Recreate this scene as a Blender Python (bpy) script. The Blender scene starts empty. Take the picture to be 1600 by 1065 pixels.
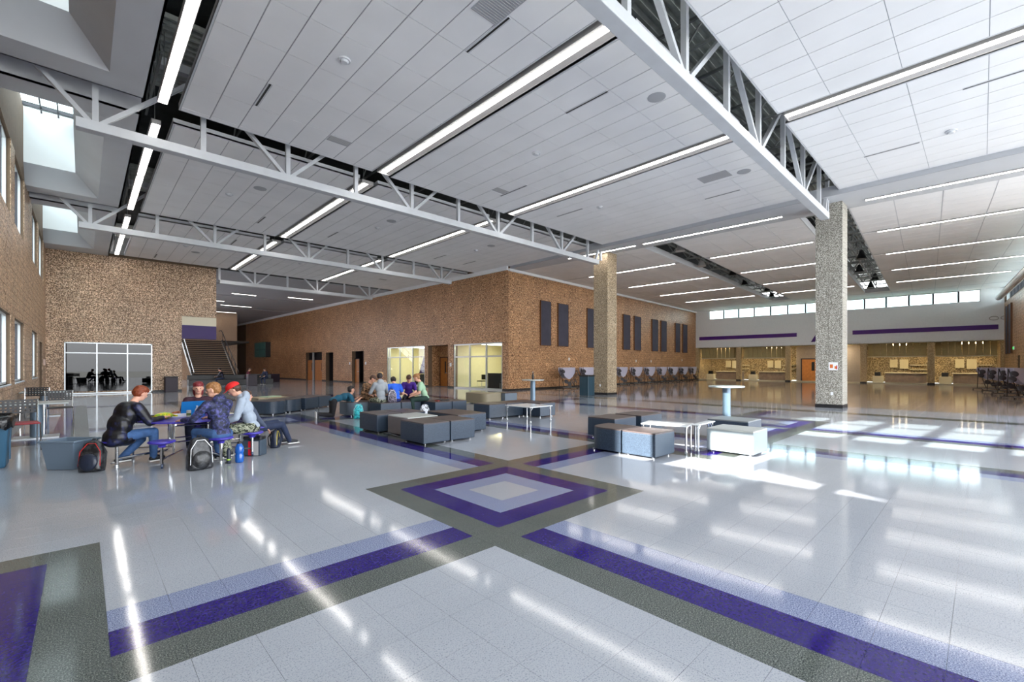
import bpy, bmesh, math, random
from mathutils import Vector, Matrix
R = math.radians
rnd = random.Random(7)
sc = bpy.context.scene

# ---------------------------------------------------------------- camera
H = 1.536
YAW = R(43.68)
cam_d = bpy.data.cameras.new('camera'); cam = bpy.data.objects.new('camera', cam_d)
sc.collection.objects.link(cam); sc.camera = cam
cam_d.sensor_width = 36.0
cam_d.lens = 36.0 * 702.0 / 1600.0
cam_d.shift_y = (571.0 - 532.5) / 1600.0
cam_d.clip_start = 0.05; cam_d.clip_end = 400
cam.location = (0, 0, H); cam.rotation_euler = (R(90), 0, -YAW)

# ---------------------------------------------------------------- world, sun, exposure
w = bpy.data.worlds.new('sky'); sc.world = w; w.use_nodes = True
nt = w.node_tree; nt.nodes.clear()
out = nt.nodes.new('ShaderNodeOutputWorld'); bg = nt.nodes.new('ShaderNodeBackground')
tc = nt.nodes.new('ShaderNodeTexCoord'); sep = nt.nodes.new('ShaderNodeSeparateXYZ')
ramp = nt.nodes.new('ShaderNodeValToRGB')
nt.links.new(tc.outputs['Generated'], sep.inputs[0])
mp = nt.nodes.new('ShaderNodeMapRange'); mp.inputs['From Min'].default_value = -1; mp.inputs['From Max'].default_value = 1
nt.links.new(sep.outputs['Z'], mp.inputs['Value']); nt.links.new(mp.outputs[0], ramp.inputs[0])
e = ramp.color_ramp.elements
e[0].position = 0.46; e[0].color = (0.55, 0.56, 0.58, 1)
e[1].position = 0.52; e[1].color = (0.93, 0.96, 1.0, 1)
x = e.new(0.9); x.color = (0.9, 0.95, 1.0, 1)
nt.links.new(ramp.outputs[0], bg.inputs[0]); bg.inputs[1].default_value = 6.0
nt.links.new(bg.outputs[0], out.inputs[0])
sd = bpy.data.lights.new('sun', 'SUN'); sd.energy = 24; sd.angle = R(0.5); sd.color = (1.0, 0.96, 0.88)
sun = bpy.data.objects.new('sun', sd); sc.collection.objects.link(sun)
EL = math.atan(0.435)
sun.rotation_euler = Vector((math.cos(R(-4.8)) * math.cos(EL), math.sin(R(-4.8)) * math.cos(EL), -math.sin(EL))).to_track_quat('-Z', 'Y').to_euler()
vs = sc.view_settings
sc.display_settings.display_device = 'sRGB'
vs.view_transform = 'Standard'; vs.look = 'None'; vs.gamma = 1; vs.use_curve_mapping = False
vs.exposure = 0.48
sc.cycles.max_bounces = 8; sc.cycles.diffuse_bounces = 5; sc.cycles.glossy_bounces = 4; sc.cycles.transmission_bounces = 6
sc.cycles.sample_clamp_indirect = 6.0
try:
    sc.cycles.use_denoising = True; sc.cycles.denoiser = 'OPENIMAGEDENOISE'
except Exception: pass

# ---------------------------------------------------------------- materials
def lin(c):
    return tuple(((v / 255) / 12.92 if v / 255 <= 0.04045 else ((v / 255 + 0.055) / 1.055) ** 2.4) for v in c)
MATS = {}
def mat(name, rgb, rough=0.5, metal=0.0, spec=0.5, emit=None, estr=0.0, speck=None, sscale=60, grain=0.0, gscale=8, bump=0.0, bscale=60, coat=0.0, trans=0.0, alpha=1.0, three=True):
    if name in MATS: return MATS[name]
    m = bpy.data.materials.new(name); m.use_nodes = True
    n = m.node_tree.nodes; l = m.node_tree.links
    b = n['Principled BSDF']; c = lin(rgb) + (1,)
    b.inputs['Base Color'].default_value = c
    b.inputs['Roughness'].default_value = rough; b.inputs['Metallic'].default_value = metal
    b.inputs['Specular IOR Level'].default_value = spec
    b.inputs['Coat Weight'].default_value = coat; b.inputs['Coat Roughness'].default_value = 0.05
    b.inputs['Transmission Weight'].default_value = trans; b.inputs['Alpha'].default_value = alpha
    if emit:
        b.inputs['Emission Color'].default_value = lin(emit) + (1,); b.inputs['Emission Strength'].default_value = estr
    g = n.new('ShaderNodeNewGeometry')
    src = None
    if speck:
        t = n.new('ShaderNodeTexNoise'); t.inputs['Scale'].default_value = sscale; t.inputs['Detail'].default_value = 2.0; t.inputs['Roughness'].default_value = 0.7
        l.new(g.outputs['Position'], t.inputs['Vector'])
        r = n.new('ShaderNodeValToRGB'); els = r.color_ramp.elements
        els[0].position = speck[0][0]; els[0].color = lin(speck[0][1]) + (1,)
        els[1].position = speck[-1][0]; els[1].color = lin(speck[-1][1]) + (1,)
        for p, cc in speck[1:-1]:
            q = els.new(p); q.color = lin(cc) + (1,)
        l.new(t.outputs['Fac'], r.inputs[0]); src = r.outputs[0]
    if grain:
        t2 = n.new('ShaderNodeTexNoise'); t2.inputs['Scale'].default_value = gscale; t2.inputs['Detail'].default_value = 3.0
        l.new(g.outputs['Position'], t2.inputs['Vector'])
        mr = n.new('ShaderNodeMapRange'); mr.inputs['From Min'].default_value = 0.3; mr.inputs['From Max'].default_value = 0.7
        mr.inputs['To Min'].default_value = 1 - grain; mr.inputs['To Max'].default_value = 1 + grain
        l.new(t2.outputs['Fac'], mr.inputs['Value'])
        mx = n.new('ShaderNodeVectorMath'); mx.operation = 'SCALE'
        if src: l.new(src, mx.inputs[0])
        else: mx.inputs[0].default_value = c[:3]
        l.new(mr.outputs[0], mx.inputs['Scale']); src = mx.outputs[0]
    if src: l.new(src, b.inputs['Base Color'])
    if bump:
        t3 = n.new('ShaderNodeTexNoise'); t3.inputs['Scale'].default_value = bscale; t3.inputs['Detail'].default_value = 2.0
        l.new(g.outputs['Position'], t3.inputs['Vector'])
        bp = n.new('ShaderNodeBump'); bp.inputs['Strength'].default_value = bump; bp.inputs['Distance'].default_value = 0.01
        l.new(t3.outputs['Fac'], bp.inputs['Height']); l.new(bp.outputs[0], b.inputs['Normal'])
    MATS[name] = m; return m

FLR = dict(rough=0.085, spec=0.5, coat=0.0)
M_white = mat('vct_white', (200, 203, 208), speck=[(0.32, (120, 126, 138)), (0.44, (160, 165, 174)), (0.60, (171, 175, 183)), (0.70, (146, 151, 162))], sscale=110, grain=0.05, gscale=0.7, bump=0.02, bscale=9, **FLR)
M_blue = mat('vct_bluegrey', (128, 140, 170), speck=[(0.36, (78, 88, 118)), (0.5, (124, 134, 166)), (0.64, (168, 176, 200))], sscale=130, bump=0.02, bscale=9, **FLR)
M_purp = mat('vct_purple', (36, 18, 104), speck=[(0.3, (20, 10, 74)), (0.6, (38, 20, 112)), (0.72, (62, 40, 136))], sscale=50, bump=0.02, bscale=9, **FLR)
M_grey = mat('vct_charcoal', (84, 90, 88), speck=[(0.36, (44, 50, 50)), (0.5, (80, 86, 84)), (0.66, (132, 138, 130))], sscale=130, bump=0.02, bscale=9, **FLR)
M_tan = mat('vct_tan', (150, 136, 126), speck=[(0.36, (124, 110, 102)), (0.64, (172, 158, 146))], sscale=50, bump=0.02, bscale=9, **FLR)
M_subfloor = mat('subfloor', (128, 128, 132), rough=0.6)
def cmu(name, d, m_, l_, rough=0.42):
    return mat(name, m_, rough=rough, spec=0.5, speck=[(0.40, d), (0.50, m_), (0.57, l_), (0.66, tuple(min(255, v + 30) for v in l_))], sscale=(34 if 'grey' in name else 24), grain=0.13, gscale=0.9, bump=0.12, bscale=40)
M_cmu_l = cmu('block_tan', (96, 68, 46), (178, 144, 112), (218, 190, 160))
M_cmu_b = cmu('block_brown', (84, 56, 36), (174, 138, 106), (224, 196, 166))
M_cmu_a = cmu('block_russet', (80, 46, 24), (172, 120, 76), (220, 176, 132))
M_cmu_c = cmu('block_grey', (86, 82, 74), (142, 138, 128), (184, 182, 174), rough=0.55)
M_cmu_d = cmu('block_warm_grey', (92, 76, 54), (146, 128, 102), (190, 172, 146), rough=0.55)
M_mortar = mat('mortar', (112, 92, 74), rough=0.8, grain=0.1)
M_mortar_c = mat('mortar_grey', (140, 134, 122), rough=0.8, grain=0.1)
M_gyp = mat('painted_gypsum', (196, 199, 205), rough=0.75, grain=0.03, gscale=1.2)
M_white_p = mat('white_paint', (236, 238, 241), rough=0.6, grain=0.02)
M_tile = mat('ceiling_tile', (236, 237, 240), rough=0.8, grain=0.035, gscale=0.8)
M_grid = mat('ceiling_grid', (168, 171, 178), rough=0.6)
M_gridw = mat('ceiling_grid_white', (205, 208, 214), rough=0.5)
M_dark = mat('plenum_dark', (52, 56, 56), rough=0.8, grain=0.3, gscale=3)
M_deck = mat('metal_deck', (176, 182, 176), rough=0.5, metal=0.3, grain=0.2, gscale=4)
M_steel = mat('painted_steel', (196, 200, 206), rough=0.42, spec=0.5, grain=0.04, gscale=3)
M_steel_d = mat('joist_steel', (120, 124, 122), rough=0.5)
M_lamp = mat('lamp_lens', (255, 255, 255), emit=(255, 250, 243), estr=13.0)
M_lamp_hall = mat('lamp_lens_hall', (255, 255, 255), emit=(255, 250, 243), estr=20)
M_lampbody = mat('lamp_body', (176, 174, 174), rough=0.4)
M_base = mat('rubber_base', (26, 25, 28), rough=0.45)
M_alu = mat('aluminium', (190, 195, 198), rough=0.3, metal=0.6)
M_black = mat('black_plastic', (20, 20, 23), rough=0.45)
def glassmat(name, tint, rough=0.0, mixv=0.12):
    m = bpy.data.materials.new(name); m.use_nodes = True; n = m.node_tree.nodes; l = m.node_tree.links
    n.clear(); o = n.new('ShaderNodeOutputMaterial'); mx = n.new('ShaderNodeMixShader')
    t = n.new('ShaderNodeBsdfTransparent'); t.inputs[0].default_value = lin(tint) + (1,)
    g = n.new('ShaderNodeBsdfGlossy'); g.inputs['Roughness'].default_value = rough
    f = n.new('ShaderNodeFresnel'); f.inputs[0].default_value = 1.5
    mt = n.new('ShaderNodeMath'); mt.operation = 'ADD'; mt.inputs[1].default_value = mixv
    ge = n.new('ShaderNodeNewGeometry'); sb = n.new('ShaderNodeMath'); sb.operation = 'SUBTRACT'; sb.inputs[0].default_value = 1.0; l.new(ge.outputs['Backfacing'], sb.inputs[1])
    mu = n.new('ShaderNodeMath'); mu.operation = 'MULTIPLY'; l.new(mt.outputs[0], mu.inputs[0]); l.new(sb.outputs[0], mu.inputs[1])
    l.new(f.outputs[0], mt.inputs[0]); l.new(mu.outputs[0], mx.inputs[0]); l.new(t.outputs[0], mx.inputs[1]); l.new(g.outputs[0], mx.inputs[2]); l.new(mx.outputs[0], o.inputs[0])
    MATS[name] = m; return m
M_glass = glassmat('clear_glass', (238, 246, 246), mixv=0.0)
M_glass_dark = glassmat('tinted_glass', (70, 78, 78), mixv=0.0)

# ---------------------------------------------------------------- mesh helpers
class MB:
    def __init__(s): s.v = []; s.f = []; s.m = []; s.sm = False
    def add(s, vs, fs, mi=0):
        o = len(s.v); s.v += [tuple(v) for v in vs]; s.f += [tuple(i + o for i in f) for f in fs]; s.m += [mi] * len(fs); return s
    def box(s, x0, x1, y0, y1, z0, z1, mi=0):
        if x0 > x1: x0, x1 = x1, x0
        if y0 > y1: y0, y1 = y1, y0
        if z0 > z1: z0, z1 = z1, z0
        return s.add([(x0,y0,z0),(x1,y0,z0),(x1,y1,z0),(x0,y1,z0),(x0,y0,z1),(x1,y0,z1),(x1,y1,z1),(x0,y1,z1)],
                     [(0,3,2,1),(4,5,6,7),(0,1,5,4),(1,2,6,5),(2,3,7,6),(3,0,4,7)], mi)
    def quad(s, a, b, c, d, mi=0): return s.add([a, b, c, d], [(0, 1, 2, 3)], mi)
    def bar(s, p, q, w, h=None, up=(0, 0, 1), mi=0):
        h = h or w; p = Vector(p); q = Vector(q); d = (q - p).normalized(); u = Vector(up)
        if abs(d.dot(u)) > 0.98: u = Vector((0, 1, 0))
        a = d.cross(u).normalized() * (w / 2); b = a.normalized().cross(d).normalized() * (h / 2)
        vs = [p - a - b, p + a - b, p + a + b, p - a + b, q - a - b, q + a - b, q + a + b, q - a + b]
        return s.add(vs, [(0,3,2,1),(4,5,6,7),(0,1,5,4),(1,2,6,5),(2,3,7,6),(3,0,4,7)], mi)
    def tube(s, pts, r, n=8, mi=0, cap=True):
        pts = [Vector(p) for p in pts]; rs = r if isinstance(r, (list, tuple)) else [r] * len(pts)
        o = len(s.v); a = None
        for i, p in enumerate(pts):
            d = (pts[min(i + 1, len(pts) - 1)] - pts[max(i - 1, 0)]).normalized()
            if a is None or abs(a.dot(d)) > 0.99:
                u = Vector((0, 0, 1)) if abs(d.z) < 0.9 else Vector((1, 0, 0)); a = d.cross(u).normalized()
            a = (a - d * a.dot(d)).normalized(); b = d.cross(a)
            for k in range(n):
                t = 2 * math.pi * k / n; s.v.append(tuple(p + (a * math.cos(t) + b * math.sin(t)) * rs[i]))
        for i in range(len(pts) - 1):
            for k in range(n):
                s.f.append((o + i*n + k, o + i*n + (k+1) % n, o + (i+1)*n + (k+1) % n, o + (i+1)*n + k)); s.m.append(mi)
        if cap:
            s.f.append(tuple(o + k for k in reversed(range(n)))); s.m.append(mi)
            s.f.append(tuple(o + (len(pts)-1)*n + k for k in range(n))); s.m.append(mi)
        return s
    def lathe(s, prof, c=(0, 0, 0), n=24, mi=0, sx=1, sy=1):
        o = len(s.v)
        for r, z in prof:
            for k in range(n):
                t = 2 * math.pi * k / n; s.v.append((c[0] + r * sx * math.cos(t), c[1] + r * sy * math.sin(t), c[2] + z))
        for i in range(len(prof) - 1):
            for k in range(n):
                s.f.append((o + i*n + k, o + i*n + (k+1) % n, o + (i+1)*n + (k+1) % n, o + (i+1)*n + k)); s.m.append(mi)
        s.f.append(tuple(o + k for k in reversed(range(n)))); s.m.append(mi)
        s.f.append(tuple(o + (len(prof)-1)*n + k for k in range(n))); s.m.append(mi)
        return s
    def prism(s, poly, z0, z1, mi=0):
        n = len(poly); vs = [(x, y, z0) for x, y in poly] + [(x, y, z1) for x, y in poly]
        return s.add(vs, [tuple(reversed(range(n))), tuple(range(n, 2*n))] + [(k, (k+1) % n, n + (k+1) % n, n + k) for k in range(n)], mi)
    def ell(s, c, r, nu=12, nv=8, mi=0, M=None, lo=0.0, hi=1.0):
        o = len(s.v)
        for j in range(nv + 1):
            ph = math.pi * (lo + (hi - lo) * j / nv)
            for k in range(nu):
                t = 2 * math.pi * k / nu
                v = Vector((r[0] * math.sin(ph) * math.cos(t), r[1] * math.sin(ph) * math.sin(t), r[2] * math.cos(ph)))
                if M: v = M @ v
                s.v.append(tuple(Vector(c) + v))
        for j in range(nv):
            for k in range(nu):
                s.f.append((o + j*nu + k, o + (j+1)*nu + k, o + (j+1)*nu + (k+1) % nu, o + j*nu + (k+1) % nu)); s.m.append(mi)
        return s
    def build(s, name, mats, parent=None, loc=None, rz=0, kind=None, smooth=False, bevel=0, label=None, segs=2):
        me = bpy.data.meshes.new(name); me.from_pydata(s.v, [], s.f)
        mats = mats if isinstance(mats, (list, tuple)) else [mats]
        for m in mats: me.materials.append(m)
        if len(mats) > 1: me.polygons.foreach_set('material_index', s.m)
        if smooth: me.polygons.foreach_set('use_smooth', [True] * len(s.f))
        me.update()
        o = bpy.data.objects.new(name, me); sc.collection.objects.link(o)
        if parent: o.parent = parent
        if loc is not None: o.location = loc
        o.rotation_euler.z = rz
        if kind: o['kind'] = kind
        if label: o['label'] = label
        if bevel:
            b = o.modifiers.new('b', 'BEVEL'); b.width = bevel; b.segments = segs; b.limit_method = 'ANGLE'; b.angle_limit = R(40)
        return o
def tag(o, label, cat, group=None):
    o['label'] = label; o['category'] = cat
    if group: o['group'] = group
    return o
def empty(name, loc=(0, 0, 0), rz=0, label=None, cat=None, group=None, kind=None):
    o = bpy.data.objects.new(name, None); sc.collection.objects.link(o); o.location = loc; o.rotation_euler.z = rz; o.empty_display_size = 0.1
    if label: tag(o, label, cat, group)
    if kind: o['kind'] = kind
    return o
def inst(src, parent, name=None, loc=None, rot=None):
    o = src.copy(); sc.collection.objects.link(o)
    if name: o.name = name
    o.parent = parent
    if loc is not None: o.location = loc
    if rot is not None: o.rotation_euler = rot
    return o
def copy_tree(o, parent=None):
    c = o.copy(); sc.collection.objects.link(c); c.parent = parent
    for ch in list(o.children): copy_tree(ch, c)
    return c
PHI = R(3.5); PSI = math.atan(0.04); CB = (18.75, 19.97, 0)
def wB(a, b, z=0):     # hall frame: a along its side wall, b out from it into the hall
    return (CB[0] + a * math.cos(PHI) + b * math.sin(PHI), CB[1] + a * math.sin(PHI) - b * math.cos(PHI), z)
def wA(y, d, z=0):     # corridor wall frame: y along it, d out from it
    return (CB[0] - y * math.sin(PSI) - d * math.cos(PSI), CB[1] + y * math.cos(PSI) - d * math.sin(PSI), z)
# ---------------------------------------------------------------- floor
T = 0.3048; FX, FY = 0.105, 2.87
def tilecol(i, j):
    x = FX + (i + .5) * T; y = FY + (j + .5) * T
    if x > 16.9:                      # beyond the dark border line
        if i in (57, 58) and y < 19.6: return 3
        if x > 20.6 and y < 19.9:
            if j in (26, 27) or j in (34,) : return 3
            if j in (5, 6) and (i % 3): return 3  # broken reflection on the hall floor, put in as dashes of charcoal tile
            return 4
        if x > 18.7 and y > 20: return 4
        return 0
    n, ii = divmod(i, 16); r, jj = divmod(j, 32)
    if y > 23.9 and not (j in (72, 73)): 
        return 3 if j % 32 in (8, 9) or (i % 32 == 15) else 0
    if n <= 3 and n >= -1:
        node = n if ii >= 8 else None
        if node is not None and jj < 8:
            k = min(ii - 8, 15 - ii, jj, 7 - jj); return (3, 2, 1, 0)[k]
        if node is not None and jj >= 8:
            right = (node + 1 + r) % 2 == 1 if False else ((node + r + 1) % 2 == 1)
            # node index: 0 is the leftmost square, 1 the one in the middle of the view
            k = (15 - ii) if right else (ii - 8)
            return (3, 2, 1)[k] if k < 3 else 0
        if ii < 8 and jj < 8:
            low = (n + r) % 2 == 0
            k = jj if low else 7 - jj
            return (3, 2, 1)[k] if k < 3 else 0
    return 0
MF = [M_white, M_blue, M_purp, M_grey, M_tan]
floor = MB().box(-1.7, 53, -9, 100, -0.25, -0.006).build('floor', M_subfloor, kind='structure')
cand = []
fwd = (math.sin(YAW), math.cos(YAW)); rgt = (math.cos(YAW), -math.sin(YAW))
i0, i1 = int((-1.4 - FX) / T), int((50.5 - FX) / T); j0, j1 = int((-8.5 - FY) / T), int((95 - FY) / T)
for j in range(j0, j1):
    for i in range(i0, i1):
        x = FX + i * T; y = FY + j * T
        if x > 18.5 and y > 22.3: continue
        if x < -1.5: continue
        cx, cy = x + T / 2, y + T / 2
        t = cx * fwd[0] + cy * fwd[1]; s_ = cx * rgt[0] + cy * rgt[1]
        if y > 40 and abs(s_) > 1.3 * max(t, 0): continue
        vis = t > 1.8 and abs(s_) / t < 1.16 and 702 * H / t < 500
        cand.append((t if vis else 1e6 + t, i, j, x, y))
cand.sort()
ft = MB(); proto = {}
jg = 0.0008
for n_, (t, i, j, x, y) in enumerate(cand):
    c = tilecol(i, j)
    if n_ < 300 and t < 1e5:
        if c not in proto:
            o = MB().box(jg, T - jg, jg, T - jg, -0.004, 0).build('tile', MF[c], floor, loc=(x, y, 0)); proto[c] = o
        else:
            inst(proto[c], floor, 'tile', (x, y, 0))
    else:
        ft.add([(x + jg, y + jg, 0), (x + T - jg, y + jg, 0), (x + T - jg, y + T - jg, 0), (x + jg, y + T - jg, 0)], [(0, 1, 2, 3)], c)
ft.build('far_tiles', MF, floor, kind='stuff')

# ---------------------------------------------------------------- block walls
def cut(rects, holes):
    for h in holes:
        nr = []
        for (a, b, c, d) in rects:
            if h[0] >= b or h[1] <= a or h[2] >= d or h[3] <= c: nr.append((a, b, c, d)); continue
            if h[0] > a: nr.append((a, h[0], c, d))
            if h[1] < b: nr.append((h[1], b, c, d))
            m0, m1 = max(a, h[0]), min(b, h[1])
            if h[2] > c: nr.append((m0, m1, c, h[2]))
            if h[3] < d: nr.append((m0, m1, h[3], d))
        rects = nr
    return rects
def wall(name, u0, u1, z0, z1, d0, d1, holes, axis, mats, parent=None, loc=(0,0,0), rz=0):
    mb = MB()
    us = sorted({u0, u1, *[v for h in holes for v in h[:2] if u0 < v < u1]})
    for a, b in zip(us, us[1:]):
        for (p, q, c, d) in cut([(a, b, z0, z1)], [h for h in holes if h[0] < b and h[1] > a]):
            if axis == 'y': mb.box(d0, d1, p, q, c, d)
            else: mb.box(p, q, d0, d1, c, d)
    return mb.build(name, mats, parent, loc=loc, rz=rz, kind='structure')
BL, BH = 0.4064, 0.2032
def blocks(u0, u1, z0, z1, holes):
    out_ = []; k = 0; z = z0
    while z < z1 - 0.03:
        zt = min(z + BH, z1); u = u0 - (BL / 2 if k % 2 else 0)
        while u < u1 - 0.01:
            a, b = max(u, u0), min(u + BL, u1)
            if b - a > 0.04:
                for r_ in cut([(a, b, z, zt)], holes):
                    if r_[1] - r_[0] > 0.03 and r_[3] - r_[2] > 0.03: out_.append(r_)
            u += BL
        z += BH; k += 1
    return out_
def lay(parent, rects, axis, face, out, m, singles=0, far_first=False, jt=0.006):
    # proud block faces; the first `singles` are objects, the rest one mesh
    big = MB()
    for n_, (a, b, c, d) in enumerate(rects):
        mb = MB() if n_ < singles else big
        p = 0.011 + rnd.random() * 0.004
        f0, f1 = (face, face + out * p)
        if axis == 'y': mb.box(f0, f1, a + jt, b - jt, c + jt, d - jt)
        else: mb.box(a + jt, b - jt, f0, f1, c + jt, d - jt)
        if n_ < singles: mb.build('block', m, parent)
    if big.f: big.build('block_courses', m, parent, kind='stuff')

XL = -1.41; ZR = 10.0
low = [(15.15, 17.95, 1.05, 2.9), (18.95, 21.75, 1.05, 2.9), (24.9, 27.65, 1.05, 2.9), (28.95, 30.9, 0.0, 2.62)]
upp = [(15.15, 17.95, 5.6, 7.62), (18.95, 21.75, 5.6, 7.62), (24.9, 27.65, 5.6, 7.62), (28.6, 31.45, 5.6, 7.62)]
sunw = [(5.0 - 0.58, 5.35), (3.22, 4.15), (2.12, 3.02), (1.03, 1.92), (-0.1, 0.8), (-1.3, -0.4)]
sunu = [(a, b, 5.65, 7.62) for a, b in sunw]
trans = [(a, b, 3.48, 5.1 if b < 3.1 else 4.62) for a, b in [(5.75, 6.75)] + sunw[:5]]  # unseen low openings, added and shaped to land the nearer sun patches
wl = wall('wall_left', -9, 33.7, -0.2, ZR, XL - 0.3, XL, low + upp + sunu + trans, 'y', M_mortar)
rects = [r for r in blocks(14.6, 33.4, 0.1, 7.62, low + upp)]
rects.sort(key=lambda r: (r[0] ** 2 + 2 + (r[2] - H) ** 2 * 1.0))
lay(wl, rects, 'y', XL, 1, M_cmu_l, singles=300)
MB().box(XL, XL + .012, 15, 28.9, 0, 0.1).box(XL, XL + .012, 30.95, 33.4, 0, 0.1).build('baseboard_left', M_base, kind='structure')
# unseen sloping board, added outside to cut the sun through the low openings
zf = lambda y: 3.52 + 0.187 * (y - 0.66)
fa = MB(); a, b = -0.6, 3.18
fa.add([(XL-.34, a, zf(a)), (XL-.34, b, zf(b)), (XL-.34, b, 5.4), (XL-.34, a, 5.4), (XL-.4, a, zf(a)), (XL-.4, b, zf(b)), (XL-.4, b, 5.4), (XL-.4, a, 5.4)],
       [(0,1,2,3),(4,7,6,5),(0,4,5,1),(1,5,6,2),(2,6,7,3),(3,7,4,0)])
fa.build('trim_1', M_alu, kind='structure')

M_frame_l = mat('window_frame', (205, 208, 212), rough=0.35)
M_teal = mat('window_gasket', (60, 120, 118), rough=0.4)
wi = 0
def window(ax, u0, u1, z0, z1, f0, f1, vm, hm, par_loc=(0,0,0), rz=0, fw=0.06, m=None, g=None, dm=None, mw=None):
    mw = mw or fw
    global wi
    wi += 1
    e_ = empty('window_%d' % wi, par_loc, rz, kind='structure')
    m = m or M_frame_l; fr = MB(); gl = MB(); mid = (f0 + f1) / 2
    def bx(mb, a, b, c, d, e0, e1, mi=0):
        if ax == 'y': mb.box(e0, e1, a, b, c, d, mi)
        else: mb.box(a, b, e0, e1, c, d, mi)
    bx(fr, u0, u0 + fw, z0, z1, f0, f1); bx(fr, u1 - fw, u1, z0, z1, f0, f1); bx(fr, u0, u1, z0, z0 + fw, f0, f1); bx(fr, u0, u1, z1 - fw, z1, f0, f1)
    fr.build('frame', m, e_)
    for v in vm:
        q = MB(); bx(q, v - mw/2, v + mw/2, z0 + fw, z1 - fw, f0, f1); q.build('mullion', dm or m, e_)
    for h_ in hm:
        q = MB(); bx(q, u0 + fw, u1 - fw, h_ - fw/2, h_ + fw/2, f0 + .002, f1 - .002); q.build('mullion', dm or m, e_)
    us = [u0] + list(vm) + [u1]
    for a, b in zip(us, us[1:]):
        q = MB(); bx(q, a + fw/2, b - fw/2, z0 + fw, z1 - fw, mid - .004, mid + .004); q.build('pane', g or M_glass, e_)
    return e_
M_mull = mat('dark_mullion', (60, 58, 66), rough=0.4)
for (a, b, c, d) in low[:3]: window('y', a, b, c, d, XL - .17, XL - .07, [a + .93, a + 1.86], [], dm=M_mull)
for (a, b, c, d) in upp: window('y', a, b, c, d, XL - .17, XL - .07, [a + .93, a + 1.86], [], dm=M_mull)
for (a, b, c, d) in sunu: window('y', a, b, c, d, XL - .17, XL - .07, [], [7.02], fw=.04)
for (a, b, c, d) in low[:3]:
    MB().box(XL - .07, XL + .03, a - .03, b + .03, c - .04, c).build('trim_%d' % (2 + low.index((a, b, c, d))), M_gyp, kind='structure')
# recessed door in the left wall
d_ = empty('door_1', (0,0,0), kind='structure')
MB().box(XL - .3, XL - .24, 28.95, 30.9, 0, 2.62).build('leaf', mat('door_maroon', (58, 30, 34), rough=.5), d_)
MB().box(XL - .24, XL - .2, 28.95, 29.02, 0, 2.62).box(XL - .24, XL - .2, 30.83, 30.9, 0, 2.62).box(XL - .24, XL - .2, 29.02, 30.83, 2.55, 2.62).build('frame', M_black, d_)

# back wall with the big interior window and the stair opening
YB = 33.4
wh = [(-0.72, 2.92, 0.15, 2.79), (4.32, 6.09, 0.0, 4.53)]
wb = wall('wall_back', XL, 6.09, 0, 7.75, YB, YB + .3, wh, 'x', M_mortar)
lay(wb, blocks(XL, 6.09, 0.1, 7.6, wh), 'x', YB, -1, M_cmu_b)
MB().box(XL, -.72, YB - .02, YB, 0, .1).box(2.92, 4.32, YB - .02, YB, 0, .1).build('baseboard_back', M_base, kind='structure')
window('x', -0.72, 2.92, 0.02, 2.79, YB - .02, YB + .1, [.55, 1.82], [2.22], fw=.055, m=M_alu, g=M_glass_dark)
# dark room behind that window
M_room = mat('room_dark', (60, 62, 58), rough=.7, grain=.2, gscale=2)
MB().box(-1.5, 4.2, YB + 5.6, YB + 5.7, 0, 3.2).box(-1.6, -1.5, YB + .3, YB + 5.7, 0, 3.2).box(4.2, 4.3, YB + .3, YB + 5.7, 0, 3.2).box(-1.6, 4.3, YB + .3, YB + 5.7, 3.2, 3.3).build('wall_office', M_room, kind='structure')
# bulkhead over the stair opening: cream above, purple below
MB().box(4.32, 6.09, YB + .02, YB + .5, 4.0, 4.53).build('trim_8', mat('cream_paint', (222, 214, 192), rough=.6), kind='structure')
MB().box(4.32, 6.09, YB + .01, YB + .5, 3.18, 4.0).build('trim_9', mat('purple_paint', (50, 22, 98), rough=.5), kind='structure')

# wall A (long corridor wall, its frame turned 2.3 degrees) and wall B (side of the far hall)
hA = [(0.5, 5.3, 0.0, 3.0), (5.92, 8.28, 0.0, 3.0), (8.72, 14.05, 0.0, 3.02), (18.0, 20.2, 0, 2.85), (24.1, 25.8, 0, 2.85), (26.7, 30.8, 0, 2.93)]
wa = wall('wall_corridor', 0, 78, 0, 7.75, 0, .35, hA, 'y', M_mortar, loc=CB, rz=PSI)
lay(wa, blocks(0, 52, 0.1, 7.6, hA), 'y', 0, -1, M_cmu_a)
# the shear of the wall's end keeps the block corner closed towards the hall wall
wbh = wall('wall_hall_side', 0, 30.3, 0, 7.7, 0, .35, [], 'x', M_mortar, loc=CB, rz=PHI)
lay(wbh, blocks(0, 30.1, 0.1, 7.5, []), 'x', 0, -1, M_cmu_a)
bb = MB()
ys = [0] + [v for h_ in hA for v in h_[:2]] + [78]
for a, b in zip(ys[::2], ys[1::2]): bb.box(-.02, 0, a, b, 0, .1)
bb.build('baseboard_corridor', M_base, loc=CB, rz=PSI, kind='structure')
MB().box(0, 30.1, -.02, 0, 0, .1).build('baseboard_hall', M_base, loc=CB, rz=PHI, kind='structure')
# cream crown strip where wall meets ceiling
MB().box(-.14, 0, 0, 60, 7.36, 7.6).build('trim_10', M_white_p, loc=CB, rz=PSI, kind='structure')
MB().box(0, 30.1, -.14, 0, 7.3, 7.45).build('trim_11', M_white_p, loc=CB, rz=PHI, kind='structure')
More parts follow.
